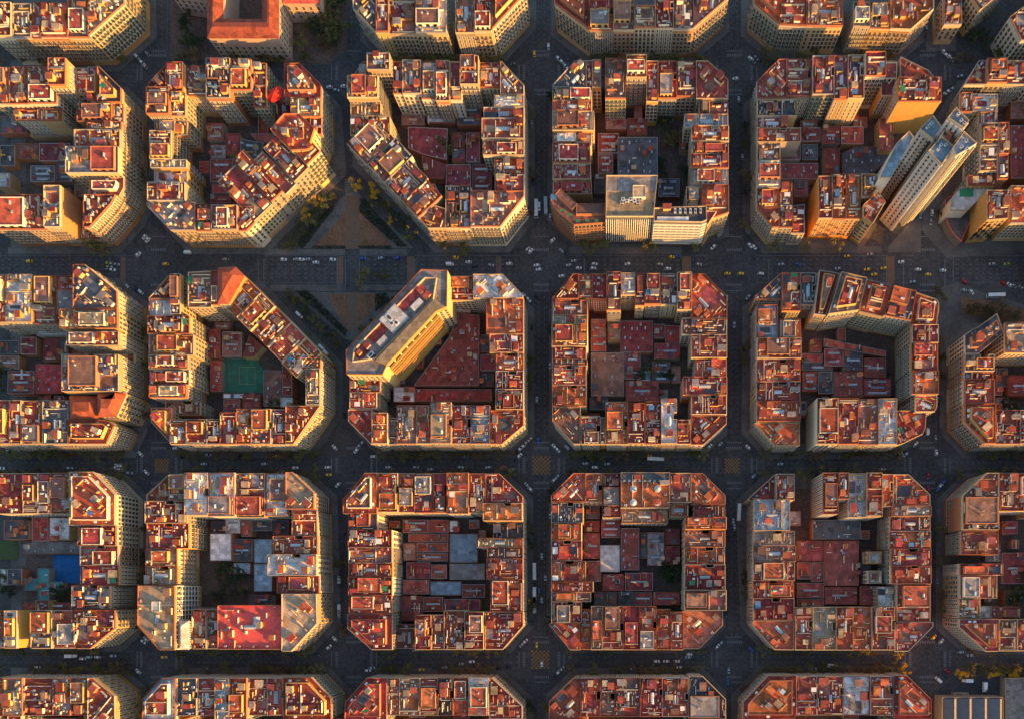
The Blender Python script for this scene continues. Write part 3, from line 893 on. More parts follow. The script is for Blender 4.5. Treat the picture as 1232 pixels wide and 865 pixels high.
def raise_bld(b):
    r = b.rnd; poly = offset(b.raw, b.inset)
    # light wells cut into the party walls of the plain bays
    if b.kind == 'apartment_building' and len(poly) == 4 and not b.diag and b.side in 'TBLR' and not b.hip and r.random() < .55:
        xs = [p[0] for p in poly]; ys = [p[1] for p in poly]; x0, x1, y0, y1 = min(xs), max(xs), min(ys), max(ys)
        if b.side in 'TB' and y1 - y0 > 18 and x1 - x0 > 9:
            t = r.uniform(.4, .55); ya = y0 + (y1 - y0) * t; yb = ya + r.uniform(3.5, 6); w = r.uniform(1.5, 2.4)
            poly = [(x0, y0), (x1, y0), (x1, ya), (x1 - w, ya), (x1 - w, yb), (x1, yb), (x1, y1), (x0, y1)]
        elif b.side in 'LR' and x1 - x0 > 18 and y1 - y0 > 9:
            t = r.uniform(.4, .55); xa = x0 + (x1 - x0) * t; xb = xa + r.uniform(3.5, 6); w = r.uniform(1.5, 2.4)
            poly = [(x0, y0), (x1, y0), (x1, y1), (xb, y1), (xb, y1 - w), (xa, y1 - w), (xa, y1), (x0, y1)]
    b.poly = poly; b.c = centroid(poly); h = b.h
    low = b.kind != 'apartment_building'
    wall = r.choice(WALLS) if not low else r.choice(WALLS[2:5] + [BRICK])
    if b.blk['name'] == 'twin tower block' and b.side == 'B' and b.h > 22.3: wall = WORANGE
    b.wall = wall
    nm = b.kind
    if nm == 'apartment_building' and b.corner: nm = 'corner_building'
    if b.hip: nm = 'hipped_roof_building'
    b.nm = nm
    b.root = thing(nm, (b.c[0], b.c[1], 0), {'apartment_building': 'apartment building', 'corner_building': 'corner building', 'hipped_roof_building': 'building', 'courtyard_building': 'courtyard building'}[nm])
    b.count = {}; b.nwin = b.nbal = 0
    loc = [(x - b.c[0], y - b.c[1]) for x, y in poly]
    m = MB(); m.prism(loc, 0, h, 0, cap=False); link('wall', m.mesh('wall', [wall]), b.root)
    if b.hip:
        inn = offset(loc, min(4.5, .33 * math.sqrt(abs(area(loc))))); e = offset(loc, -.45)
        m = MB(); n = len(loc)
        m.v = [(x, y, h) for x, y in e] + [(x, y, h + 3.2) for x, y in inn]
        for k in range(n): j = (k + 1) % n; m.f.append((k, j, n + j, n + k)); m.i.append(0)
        m.f.append(tuple(range(n, 2 * n))); m.i.append(0); m.f.append(tuple(range(n - 1, -1, -1))); m.i.append(0)
        link('roof', m.mesh('roof', [ROOF[b.rc]]), b.root)
    else:
        pw = .24 if not low else .25; inn = offset(loc, pw)
        m = MB(); m.v = [(x, y, h) for x, y in inn]; m.f = [tuple(range(len(inn)))]; m.i = [0]
        link('roof', m.mesh('roof', [ROOF[b.rc]]), b.root)
        pm = r.choice([PARA[0], PARA[0], PARA[1], PARA[1], PARA[2]]) if not low else r.choice(PARA[1:])
        m = MB(); m.ring(loc, inn, h, h + (r.uniform(.9, 1.5) if not low else .45)); link('parapet', m.mesh('parapet', [pm]), b.root)
    b.win = r.choice([0, 0, 1, 2, 3, 3]); b.pitch = r.uniform(2.2, 2.9)
    style = r.choice(['single', 'single', 'slab', 'slab', 'slab', 'plain'])
    others = [o for o in b.blk['b'] if o is not b]
    cm = None
    for k in range(len(poly)):
        a, c = poly[k], poly[(k + 1) % len(poly)]; L = math.dist(a, c)
        if L < 3.2: continue
        ek = edge_kind(b, a, c); v = vis_px(a, c, h)
        d = Vector((c[0] - a[0], c[1] - a[1])) / L; n = Vector((d.y, -d.x))
        if ek == 'street' and not low:
            # cornice and a string course
            p = Vector((a[0] - b.c[0], a[1] - b.c[1])); q = p + d * L; cmat = [r.choice([SLABM, PARA[0]])]
            for z0, z1, dep, nm_ in ((h - .35, h + .12, .36, 'cornice'), (4.1, 4.4, .2, 'string_course')):
                o1, o2 = p + n * dep, q + n * dep; cm = MB()
                cm.prism([(p.x + n.x * .004, p.y + n.y * .004), (o1.x, o1.y), (o2.x, o2.y), (q.x + n.x * .004, q.y + n.y * .004)], z0, z1, 0, floor=True)
                if nm_ == 'cornice' or v > 4: link(nm_, cm.mesh(nm_, cmat), b.root)
        if low or v < 3.2: continue
        if ek == 'street': facade(b, a, c, 4.9, style if v > 6 else 'plain', others)
        elif ek == 'rear': facade(b, a, c, 4.9 if h > 15 else 1.5, 'rear' if v > 6 and r.random() < .7 else 'plain', others)
        elif v > 5 and L > 7 and r.random() < .55: facade(b, a, c, 5.5, 'plain', others)
    # roof furniture
    A = abs(area(poly)); b.pent = not low and not b.hip and A > 110 and r.random() < .42; b.sky = not b.pent and r.random() < .6
    b.rc2 = r.choice([b.rc, b.rc, 'r', 'o', 'n', 'g'])
    b.rot = 0.0
    if b.diag:
        best = max(range(len(poly)), key=lambda k: math.dist(poly[k], poly[(k + 1) % len(poly)]) * (1 if min(abs(poly[k][0] - poly[(k + 1) % len(poly)][0]), abs(poly[k][1] - poly[(k + 1) % len(poly)][1])) > 1.5 else .01))
        a, c = poly[best], poly[(best + 1) % len(poly)]
        b.rot = math.atan2(c[1] - a[1], c[0] - a[0]) if (b.side == 'D' or r.random() < .6) else 0.0
    if b.hip: return
    if low:
        b.pent = False; b.sky = A > 90 and r.random() < .4
        low_dressing(b)
    else: dressing(b)
    if b.nm == 'apartment_building' and b.count.get('penthouse'): b.root.name = 'attic_house'; b.root['category'] = 'house with attic'
m = MB(); m.box(-.5, .5, -.5, .5, 0, .7, 0, bottom=False); m.box(-.42, .42, -.42, .42, .7, 1, 1, bottom=False); RLIGHT = m.mesh('roof_light', [PARA[2], SKYG])
def low_dressing(b):
    if b.sparse: return
    r = b.rnd; A = abs(area(b.poly)); h = b.h; cx, cy = b.c
    xs = [p[0] for p in b.poly]; ys = [p[1] for p in b.poly]; x0, x1, y0, y1 = min(xs), max(xs), min(ys), max(ys)
    ip = offset(b.poly, 1.0); k = 0
    if A > 260 and r.random() < .55:            # rows of small roof lights
        sx, sy = r.uniform(4.5, 7), r.uniform(4.5, 7); x = x0 + 2.5
        while x < x1 - 1.5:
            y = y0 + 2.5
            while y < y1 - 1.5:
                if inside((x, y), ip) and k < 60 and r.random() < .6:
                    link('roof_light', RLIGHT, b.root, (x - cx + r.uniform(-.8, .8), y - cy + r.uniform(-.8, .8), h + .01), 0, (.9, r.uniform(.9, 2.4), .5)); k += 1
                y += sy
            x += sx
    elif A > 60 and r.random() < .6:            # raised roof ridges
        n = r.randint(1, 3)
        for q in range(n):
            w = (x1 - x0) * .8; y = y0 + (y1 - y0) * (q + .5) / n
            if all(inside(p, ip) for p in ((x0 + (x1 - x0) * .1, y - .8), (x1 - (x1 - x0) * .1, y + .8))):
                link('skylight', SKYL, b.root, ((x0 + x1) / 2 - cx, y - cy, h + .01), math.pi / 2, (1.3, w * r.uniform(.5, .95), .9))
    for q in range(int(A / 28) + 2):
        p = (r.uniform(x0, x1), r.uniform(y0, y1))
        if inside(p, ip) and (k == 0 or r.random() < .3):
            me, nm, s = r.choice([(ACU, 'air_conditioner', (1.5, 1.1, 1)), (r.choice(CHIMS), 'chimney', (.8, .9, 1.4)), (r.choice(HUTS), 'stair_hut', (2.4, 3.0, 2.2)), (DECKS[r.choice('nkrd')], 'terrace_floor', (r.uniform(2, 5), r.uniform(2, 5), .3)), (r.choice(PARTS), 'partition_wall', (r.uniform(2, 6), .25, 1.2))])
            link(nm, me, b.root, (p[0] - cx, p[1] - cy, h + .012 + q * .0015), r.choice([0, math.pi / 2]), s)
for b in ALLB: b.poly = offset(b.raw, b.inset)
# what is left of each courtyard fills up with low sheds and workshops
KEEP = [('green pitch block', 415, 435, 620, 590), ('blue court block', -60, 335, 355, 605), ('pink roof block', 372, 425, 560, 620), ('four dome block', 515, 445, 645, 535), ('striped office block', 545, 320, 660, 640), ('red awning block', 600, 100, 705, 235)]
for blk in OUTLINES:
    q = random.Random(len(blk['name'])); core = offset(blk['out'], 15); ex = [b.poly for b in blk['b']]
    xs = [p[0] for p in core]; ys = [p[1] for p in core]
    for nm_, a0, b0, a1, b1 in KEEP:
        if nm_ == blk['name']: ex = ex + [ccw([W(blk['ox'] + x / 3.604, blk['oy'] + y / 3.604, 2) for x, y in rect(a0, a1, b0, b1)])]
    n_ = 0
    for _ in range(260):
        if n_ > 9: break
        w_, d_ = q.uniform(5, 13), q.uniform(5, 13); x, y = q.uniform(min(xs), max(xs)), q.uniform(min(ys), max(ys))
        pts = [(x + w_ * i / 4, y + d_ * j / 4) for i in range(5) for j in range(5)]
        if any(not inside(p, core) for p in pts) or any(inside(p, e) for e in ex for p in pts): continue
        po = [(x, y), (x + w_, y), (x + w_, y + d_), (x, y + d_)]
        if any(inside(p, po) for e in ex for p in e): continue
        b = Bld(); b.rnd = random.Random(len(ALLB) * 7); b.h = q.uniform(3.2, 5.2); b.raw = po; b.rc = q.choice('drrrnngog'); b.side = 'K'; b.kind = 'courtyard_building'; b.hip = False; b.blk = blk; b.corner = False; b.diag = 0; b.inset = .15; b.sparse = False
        b.poly = offset(po, .15); ALLB.append(b); blk['b'].append(b); ex.append(po); n_ += 1
for b in ALLB: raise_bld(b)

# ---------------------------------------------------------------- say which building is which
from collections import defaultdict
def uniq(items, place):
    """items: (object, base label, x, y); look-alikes get an ordinal"""
    g = defaultdict(list)
    for it in items: g[it[1]].append(it)
    for base, its in g.items():
        if len(its) == 1: its[0][0]['label'] = base; continue
        xs = [i[2] for i in its]; ys = [i[3] for i in its]
        hor = max(xs) - min(xs) >= max(ys) - min(ys)
        its.sort(key=(lambda i: i[2]) if hor else (lambda i: -i[3]))
        for k, i in enumerate(its):
            if len(base.split()) > 13:
                for f_ in (' with attic', ' with awning', ' with water tank', ' with skylight'): base = base.replace(f_, '')
            i[0]['label'] = base + ', ' + (ORD[k + 1] if k + 1 < len(ORD) else str(k + 1) + 'th') + (' from left' if hor else ' from top')
def feature(b):
    c = b.count
    if b.kind != 'apartment_building': return ''
    if c.get('penthouse'): return 'with attic'
    if c.get('awning'): return 'with awning'
    if c.get('water_tank'): return 'with water tank'
    if c.get('skylight'): return 'with skylight'
    return ''
def fit(*opts):
    for o in opts:
        if len(o.split()) <= 16: return o
    return opts[-1]
for blk in OUTLINES:
    nm = blk['name']; cx, cy = centroid(blk['out']); items = []
    for s in 'TBLR':
        row = sorted([b for b in blk['b'] if b.side == s and b.nm == 'apartment_building'], key=lambda b: b.c[0] if s in 'TB' else -b.c[1])
        for k, b in enumerate(row):
            pos = ORD[k + 1] + (' from left' if s in 'TB' else ' from top'); f = feature(b); w = RW[b.rc]
            lab = fit(f'{w} roofed house {f}, {pos}, {SIDEW[s]} of {nm}'.replace(' ,', ','), f'{w} roofed house, {pos}, {SIDEW[s]} of {nm}')
            items.append((b.root, lab, *b.c))
    for b in blk['b']:
        if b.side in 'TBLR' and b.nm == 'apartment_building': continue
        w = RW[b.rc]; dx, dy = b.c[0] - cx, b.c[1] - cy
        v_ = 'upper' if dy > 0 else 'lower'; h_ = 'right' if dx > 0 else 'left'; f = feature(b)
        if b.nm == 'corner_building': lab = fit(f'{w} roofed corner house {f} at {v_} {h_} of {nm}'.replace('  ', ' '))
        elif b.nm == 'courtyard_building':
            v3 = 'upper' if dy > 12 else 'lower' if dy < -12 else 'middle'; h3 = 'right' if dx > 12 else 'left' if dx < -12 else 'centre'
            lab = f'low {w} roof in the {v3} {h3} of {nm} courtyard'
        elif b.nm == 'hipped_roof_building': lab = f'house under {w} sloping roof at {v_} {h_} of {nm}'
        else: lab = fit(f'{w} roofed house {f} on slanting {v_} {h_} front of {nm}'.replace('  ', ' '))
        items.append((b.root, lab, *b.c))
    uniq(items, nm)
for b in ALLB: b.root['group'] = 'houses with a set back attic' if b.root.name.startswith('attic') else {'apartment_building': 'apartment houses along the block fronts', 'corner_building': 'chamfered corner houses', 'hipped_roof_building': 'houses with sloping tiled roofs', 'courtyard_building': 'low buildings inside the courtyards'}[b.nm]
# ---------------------------------------------------------------- buildings with a form of their own
def special(nm, label, cat, ppx, h, wallm, roofm, own=True, parapet=PARA[0], ph=.9, hip=None):
    poly = ccw([W(x, y, h if own else HREF) for x, y in ppx]); c = centroid(poly)
    b = Bld(); b.poly = poly; b.raw = poly; b.c = c; b.h = h; b.rnd = random.Random(len(THINGS)); b.count = {}; b.nwin = b.nbal = 0; b.rc = b.rc2 = 'g'
    b.rot = 0; b.pent = b.sky = False; b.win = 0; b.pitch = 2.9; b.kind = 'special'; b.side = 'Q'
    b.root = thing(nm, (c[0], c[1], 0), cat, label)
    loc = [(x - c[0], y - c[1]) for x, y in poly]; b.loc = loc
    m = MB(); m.prism(loc, 0, h, 0, cap=False); link('wall', m.mesh('wall', [wallm]), b.root)
    if hip:
        ins, rise = hip; inn = offset(loc, ins); e = offset(loc, -.5); n = len(loc); m = MB()
        m.v = [(x, y, h) for x, y in e] + [(x, y, h + rise) for x, y in inn]
        for k in range(n): j = (k + 1) % n; m.f.append((k, j, n + j, n + k)); m.i.append(0)
        m.f += [tuple(range(n, 2 * n)), tuple(range(n - 1, -1, -1))]; m.i += [0, 0]
        link('roof', m.mesh('roof', [roofm]), b.root)
    else:
        inn = offset(loc, .35); m = MB(); m.v = [(x, y, h) for x, y in inn]; m.f = [tuple(range(len(inn)))]; m.i = [0]; link('roof', m.mesh('roof', [roofm]), b.root)
        m = MB(); m.ring(loc, inn, h, h + ph); link('parapet', m.mesh('parapet', [parapet]), b.root)
    return b
def edges(b, nrm, tol=.8):
    for k in range(len(b.poly)):
        a, c = b.poly[k], b.poly[(k + 1) % len(b.poly)]; d = Vector((c[0] - a[0], c[1] - a[1])).normalized(); n = Vector((d.y, -d.x))
        if n.dot(Vector(nrm).normalized()) > tol: yield a, c, d, n, math.dist(a, c)
def floors(b, nrm, me, name, z0, step, hh, dep, trim=.3, tol=.8, top=1.0):
    for a, c, d, n, L in edges(b, nrm, tol):
        if L < 3: continue
        z = z0
        while z + hh < b.h - top:
            p = Vector(a) + d * L / 2
            link(name, me, b.root, (p.x - b.c[0] + n.x * .012, p.y - b.c[1] + n.y * .012, z), math.atan2(d.y, d.x), (L - trim, dep, hh)); z += step
def fins(b, nrm, me, name, pitch, wid, dep, z0, z1, tol=.8):
    for a, c, d, n, L in edges(b, nrm, tol):
        k = max(1, int(L / pitch))
        for i in range(k + 1):
            p = Vector(a) + d * (wid / 2 + (L - wid) * i / k)
            link(name, me, b.root, (p.x - b.c[0] + n.x * .014, p.y - b.c[1] + n.y * .014, z0), math.atan2(d.y, d.x), (wid, dep, z1 - z0))
def z(ox, oy, s): return [(ox + float(q.split(',')[0]) / 3.604, oy + float(q.split(',')[1]) / 3.604) for q in s.split()]
def onroof(b, name, me, zx, zy, ox, oy, sc, rot=0, dz=.02, h=None):
    x, y = W(ox + zx / 3.604, oy + zy / 3.604, b.h); return link(name, me, b.root, (x - b.c[0], y - b.c[1], b.h + dz), rot, sc)
BANDT = u_slabline(WALLS[0])
# the long slanted slab on the square
b = special('slab_building', 'long slanted slab block with cream rimmed roof terrace facing the triangular square', 'apartment slab',
            z(400, 310, '60,402 386,53 499,57 497,214 452,232 235,470 218,508 62,506'), 32, WALLS[1], ROOF['g'], parapet=BRICK, ph=.8)
a45 = math.atan2(330, 325)
ring_ = ccw([W(x, y, 32) for x, y in z(400, 310, '95,402 402,90 455,92 440,185 190,440 90,455')]); ro = [(x - b.c[0], y - b.c[1]) for x, y in ring_]
m = MB(); m.ring(ro, offset(ro, .5), 32.02, 33.6); link('terrace_wall', m.mesh('terrace_wall', [PARA[0]]), b.root)
att = ccw([W(x, y, 34) for x, y in z(400, 310, '188,448 442,184 492,218 452,236 237,468')]); al = [(x - b.c[0], y - b.c[1]) for x, y in att]
m = MB(); m.prism(al, 32.02, 35.2, 0, 1); link('penthouse', m.mesh('penthouse', [WALLS[0], ROOF['c']]), b.root)
for zx, zy, w_, l_, hh, mm, nm in ((270, 270, 24, 20, 2.2, DECKS['w'], 'plant_room'), (252, 268, 5, 9, 2.7, ACU, 'air_conditioner'), (282, 290, 5, 6, 2.6, ACU, 'air_conditioner'), (262, 292, 5, 5, 2.5, ACU, 'air_conditioner'), (370, 210, 14, 6, 2.6, DECKS['w'], 'plant_room'),
                                  (383, 150, 4, 6, 2.5, HUTS[0], 'stair_hut'), (412, 170, 8, 5, 2.4, HUTS[1], 'stair_hut'), (220, 365, 12, 5, 2.3, DECKS['w'], 'plant_room'), (155, 385, 6, 5, 2.5, HUTS[0], 'stair_hut'), (120, 415, 5, 4, 2.2, HUTS[1], 'stair_hut'), (170, 425, 8, 4, 2, ACU, 'air_conditioner'), (340, 170, 34, 12, .25, DECKS['r'], 'terrace_floor'), (195, 325, 22, 12, .25, DECKS['r'], 'terrace_floor'), (125, 410, 14, 10, .25, DECKS['d'], 'terrace_floor')):
    onroof(b, nm, mm, zx, zy, 400, 310, (w_ * .6, l_ * .6, hh), a45)
for a_, c_, d_, n_, L_ in edges(b, (.72, -.69), .85):
    pass
b.pitch = 3.0
for k in range(len(b.poly)):
    a_, c_ = b.poly[k], b.poly[(k + 1) % len(b.poly)]
    d_ = Vector((c_[0] - a_[0], c_[1] - a_[1])).normalized(); n_ = Vector((d_.y, -d_.x)); L_ = math.dist(a_, c_)
    if n_.dot(Vector((.72, -.69))) > .8 and L_ > 10:
        zz = 6.0
        while zz < 29.5:
            p = Vector(a_) + d_ * L_ / 2; q = (p.x - b.c[0] + n_.x * .012, p.y - b.c[1] + n_.y * .012)
            link('ribbon_window', RIB, b.root, (*q, zz), math.atan2(d_.y, d_.x), (L_ - 1, 1, 2.3))
            link('balcony', BANDT, b.root, (*q, zz - .6), math.atan2(d_.y, d_.x), (L_ - .6, 1.5, .55)); zz += 3.1
    elif vis_px(a_, c_, b.h) > 5 and L_ > 4 and n_.x < .9: facade(b, a_, c_, 5, 'plain', [])
# offices on the avenue
b = special('office_building', 'tall flat tan roofed office with white vertical fins, middle of the avenue front', 'office', z(640, 60, '322,550 545,550 527,728 320,728'), 31, DARKB, ROOF['c'], ph=1.3)
fins(b, (0, -1), BANDW, 'facade_fin', 1.35, .55, .8, 3.5, 29.5); floors(b, (0, -1), RIB, 'ribbon_window', 4, 3.2, 2.2, 1)
mw = onroof(b, 'plant_room', PENTS['c'][0], 465, 625, 640, 60, (8.2, 7.6, 2.6))
m = MB(); W_ = [W(640 + x / 3.604, 60 + y / 3.604, 31) for x, y in ((325, 555), (540, 555), (538, 616), (323, 616))]; q = ccw([(x - b.c[0], y - b.c[1]) for x, y in W_])
m.prism(q, 31.01, 31.5, 0); link('raised_roof', m.mesh('raised_roof', [ROOF['g']]), b.root)
for k, (zx, zy) in enumerate(((395, 655), (412, 662), (428, 655), (445, 662), (460, 668), (470, 655), (390, 668))): onroof(b, 'air_conditioner', ACU, zx, zy, 640, 60, (2.2, 2.0, 1.6))
b = special('office_building', 'white banded office with black roof and row of vents, right of finned office', 'office', z(640, 60, '530,690 756,682 758,742 735,752 528,748'), 29.5, DARKB, ROOF['k'], ph=1.2)
floors(b, (0, -1), BANDW, 'facade_band', 5, 3.1, 1.2, .7); floors(b, (0, -1), RIB, 'ribbon_window', 6.3, 3.1, 1.7, 1)
onroof(b, 'stair_hut', HUTS[1], 585, 682 + 8, 640, 60, (5, 3.2, 2.8))
for k in range(6): onroof(b, 'ventilation_duct', ACU, 620 + k * 22, 705, 640, 60, (1.4, 3.0, 1.5))
for k in range(4): onroof(b, 'skylight', DECKS['w'], 560 + k * 34, 735, 640, 60, (5.2, 2.5, .5))
b = special('office_building', 'brown striped office with rounded corner and roof garden, left of finned office', 'office', z(640, 60, '78,640 108,612 190,676 318,676 318,752 182,762 118,710 90,675'), 24, BROWNB, ROOF['n'], ph=.8, parapet=BRICK)
floors(b, (-.3, -1), BANDB, 'facade_band', 5, 2.9, 1.3, .6, .1, .2); floors(b, (-.3, -1), RIB, 'ribbon_window', 6.35, 2.9, 1.5, 1, .3, .2)
onroof(b, 'penthouse', PENTS['n'][2], 255, 702, 640, 60, (19, 6.5, 3)); o = onroof(b, 'penthouse', PENTS['n'][2], 150, 660, 640, 60, (15, 5, 3)); o.rotation_euler = (0, 0, -.72)
for zx, zy in ((130, 700), (160, 720), (200, 745), (240, 745), (280, 745)): onroof(b, 'planter', AWNS['green'], zx, zy, 640, 60, (2.5, 1.6, .9))
onroof(b, 'parasol', AWNS['blue'], 95, 648, 640, 60, (3.5, 3.5, 2.4))
b = special('office_building', 'stepped white fronted office at the chamfered end beside black roofed office', 'office', z(640, 60, '758,700 800,705 760,765 740,752'), 25, WALLS[1], ROOF['d'])
floors(b, (.6, -.8), RIB, 'ribbon_window', 5, 3.1, 1.8, 1, .3, .5)
TOWERW = mottled('wall_tower', (.56, .53, .48), .12, .25, rnd=.1); BANDP = u_slabline(TOWERW)
# the twin towers
def tower(ox, oy, q, h, lab, nrm, own=True, rc='b'):  # blue tower roofs: reflected sky painted into the roof colour
    b = special('tower_block', lab, 'tower', z(ox, oy, q), h, TOWERW, ROOF[rc], ph=1.3)
    for n_ in nrm:
        floors(b, n_, RIB, 'ribbon_window', 4.5, 3.05, 1.2, 1, .8, .9); fins(b, n_, BANDP, 'facade_pier', 3.3, 1.75, .75, 1, h - .4, .9)
    return b
t1 = tower(1080, 60, '128,445 187,382 240,425 187,505', 68, 'blue topped wing of the tall pale tower, lower left end', [(-.57, -.8), (.6, -.8), (-.8, -.1), (0, -1)])
t2 = tower(1080, 60, '232,438 284,360 340,412 248,468', 70, 'blue topped wing of the tall pale tower, right edge with lit side', [(-.57, -.8), (.6, -.8), (0, -1), (.3, -1)])
t3 = tower(1080, 60, '212,302 250,257 306,314 282,345', 73, 'blue topped far wing of the tall pale tower, upper right end', [(-.57, -.8), (.6, -.8), (-.8, -.3)])
t4 = tower(1080, 60, '190,378 212,312 278,352 232,425', 66, 'brown roofed middle wing joining the pale tower wings', [(-.57, -.8), (-.8, -.3)], rc='n')
t5 = tower(1080, 60, '92,350 150,292 192,345 150,396', 60, 'blue roofed separate pale tower just left of the tall tower group', [(-.57, -.8), (.6, -.8), (-.3, -1), (0, -1)])
for t in (t1, t2, t3, t5):
    for k in range(3): link('air_conditioner', ACU, t.root, (t.rnd.uniform(-3, 3), t.rnd.uniform(-3, 3), t.h + .02 + k * .001), .7, (1.8, 1.5, 1.5))
for k in range(3): link('stair_hut', HUTS[k], t4.root, (-3 + 3 * k, -4 + 4 * k, t4.h + .02), .7, (3, 3.5, 2.5))
t6 = tower(880, 60, '640,560 715,408 768,358 788,384 690,560', 34, 'glazed dark stepped building squeezed left of the towers', [(-.57, -.8)], rc='b')
# round fronted hall at the avenue corner and its neighbours
pp = z(1080, 60, '205,715 205,650 300,600 325,720 275,835 240,800 218,760')
b = special('corner_hall', 'low dark hall with curved red rim at the avenue corner', 'hall', pp, 7, WALLS[4], ROOF['k'], ph=.6, parapet=ROOF['p'])
b = special('hall_annex', 'white sloping annex with green roof patch behind the red rimmed hall', 'annex', z(1080, 60, '232,648 268,602 330,578 438,578 388,618 300,700 225,700'), 15, WALLS[5], ROOF['w'])
onroof(b, 'terrace_floor', u_deck(AWN['green']), 298, 622, 1080, 60, (9, 5, .3))
b = special('apartment_building', 'tall house with cream side wall right of the red rimmed hall', 'apartment building', z(1080, 60, '385,612 490,612 475,735 385,742'), 27, WALLS[0], ROOF['r'])
facade(b, b.poly[0], b.poly[1], 5, 'single', []); b.sky = True; dressing(b)
for a_, c_, d_, n_, L_ in edges(b, (0, -1)): facade(b, a_, c_, 5, 'single', [])
# the courtyard school at the top edge
b = special('courtyard_palace', 'square palace with rust hipped wings and pale pink walls, top edge', 'palace', [(250, -60), (268, -60), (268, 24), (316, 24), (316, -60), (335, -60), (335, 46), (250, 46)], 19, mottled('wall_rose', (.48, .33, .26), .15, .2, rnd=.05), ROOF['r'], hip=(4.6, 3.0))
b.pitch = 4.2; b.win = 2
for a_, c_, d_, n_, L_ in list(edges(b, (1, 0))) + list(edges(b, (0, -1))):
    if L_ > 20 and (c_[0] > b.c[0] or n_.y < -.5) : facade(b, a_, c_, 3.5, 'plain', [])
b = special('palace_wing', 'lower pink wing right of the rust roofed palace', 'palace wing', [(340, -60), (388, -60), (384, 4), (340, 4)], 15, MATS['wall_rose'], ROOF['r'], hip=(4, 2.5)); b.pitch = 4
for a_, c_, d_, n_, L_ in edges(b, (0, -1)): facade(b, a_, c_, 3.5, 'plain', [])
b = special('palace_wing', 'lower pink wing left of the rust roofed palace', 'palace wing', [(205, -60), (250, -60), (249, 0), (205, -6)], 15, MATS['wall_rose'], ROOF['r'], hip=(4, 2.5)); b.pitch = 4
for a_, c_, d_, n_, L_ in edges(b, (0, -1)): facade(b, a_, c_, 3.5, 'plain', [])
# the saw-roofed market, lower right
b = special('market_hall', 'long grey market hall with pale ribbed roof strips, bottom right corner', 'market hall', [(1133, 838), (1206, 838), (1208, 960), (1132, 960)], 10, WALLS[4], ROOF['g'])
x0, x1 = min(p[0] for p in b.loc), max(p[0] for p in b.loc); y0, y1 = min(p[1] for p in b.loc), max(p[1] for p in b.loc)
STR = [mottled('ribbed_sheet_dark', (.14, .14, .15), .15, .3, rnd=.1), mottled('ribbed_sheet_pale', (.26, .22, .18), .15, .3, rnd=.1)]
for k in range(4):
    a = x0 + .8 + (x1 - x0 - 1.6) * k / 4; c = x0 + .8 + (x1 - x0 - 1.6) * (k + 1) / 4 - .3; m = MB(); w = c - a; v = len(m.v)
    m.v = [(a, y0 + 1, 10.02), (a + w * .72, y0 + 1, 12.2), (c, y0 + 1, 10.02), (a, y1 - 1, 10.02), (a + w * .72, y1 - 1, 12.2), (c, y1 - 1, 10.02)]
    m.f = [(0, 1, 4, 3), (1, 2, 5, 4), (0, 2, 1), (3, 4, 5)]; m.i = [0, 1, 0, 0]; link('roof_vault', m.mesh('roof_vault', STR), b.root)
b = special('service_hut', 'small square grey roofed hut above the ribbed market hall', 'hut', [(1148, 833), (1165, 833), (1165, 838), (1148, 838)], 4, WALLS[4], ROOF['g'], ph=.3)
b = special('flat_depot', 'wide flat grey depot roof in the bottom right corner', 'depot', [(1209, 815), (1300, 815), (1300, 960), (1210, 960)], 6, WALLS[4], ROOF['g'], ph=.5)
for k in range(10): link('roof_light', SKYL, b.root, (b.rnd.uniform(-22, 22), b.rnd.uniform(-34, 34), 6.01 + k * .001), 0, (2.5, 1.6, .8))
# unseen house rows added past the edge for shade; one blocks an avenue sunbeam
for k, (q, h) in enumerate((([(1262, -60), (1300, -60), (1300, 330), (1262, 330)], 23), ([(1290, 380), (1330, 380), (1330, 560), (1290, 560)], 23), ([(1290, 575), (1330, 575), (1330, 790), (1290, 790)], 24), ([(1330, 330), (1360, 330), (1360, 430), (1330, 430)], 24), ([(1340, 800), (1380, 800), (1380, 1000), (1340, 1000)], 22))):
    special('apartment_building', 'unseen row of houses added beyond the right edge to cast shade, ' + ORD[k + 1] + ' from top', 'apartment building', q, h, WALLS[k % 5], ROOF['r'], own=False)
# ---------------------------------------------------------------- touches on single buildings
def find(name, zx, zy, kind=None):
    blk = [k for k in OUTLINES if k['name'] == name][0]; best = None
    for b in blk['b']:
        x, y = W(blk['ox'] + zx / 3.604, blk['oy'] + zy / 3.604, b.h)
        if inside((x, y), b.poly) and (best is None or b.h > best.h): best = b
    return best, blk
def put_on(b, blk, name, me, zx, zy, sc, rot=0, dz=.015):
    x, y = W(blk['ox'] + zx / 3.604, blk['oy'] + zy / 3.604, b.h); return link(name, me, b.root, (x - b.c[0], y - b.c[1], b.h + dz), rot, sc)
m = MB(); m.cyl(0, 0, 0, .5, .5, 16, 0); m.cyl(0, 0, .5, 1.0, .44, 16, 1, .12); DOME = m.mesh('roof_dome', [ALU, SKYG])
b, blk = find('four dome block', 490, 130)
for zx, zy in ((440, 118), (545, 118), (440, 178), (545, 178)): put_on(b, blk, 'roof_dome', DOME, zx, zy, (4.6, 4.6, 1.6))
put_on(b, blk, 'front_terrace', DECKS['k'], 490, 73, (31, 6.2, .5))
for k in range(9): put_on(b, blk, 'air_conditioner', ACU, 400 + k * 22, 84, (1.1, 1.1, 1.0), 0, .52)
b, blk = find('pink roof block', 550, 700)
put_on(b, blk, 'skylight', SKYL, 575, 690, (4, 5.5, 1.6))
for zx, zy in ((455, 722), (510, 715), (530, 740)): put_on(b, blk, 'chimney', CHIMS[0], zx, zy, (1.2, 2.0, 2.2))
for zx, zy in ((462, 648), (512, 648)): put_on(b, blk, 'terrace_floor', DECKS['o'], zx, zy, (2.2, 2.2, .4))
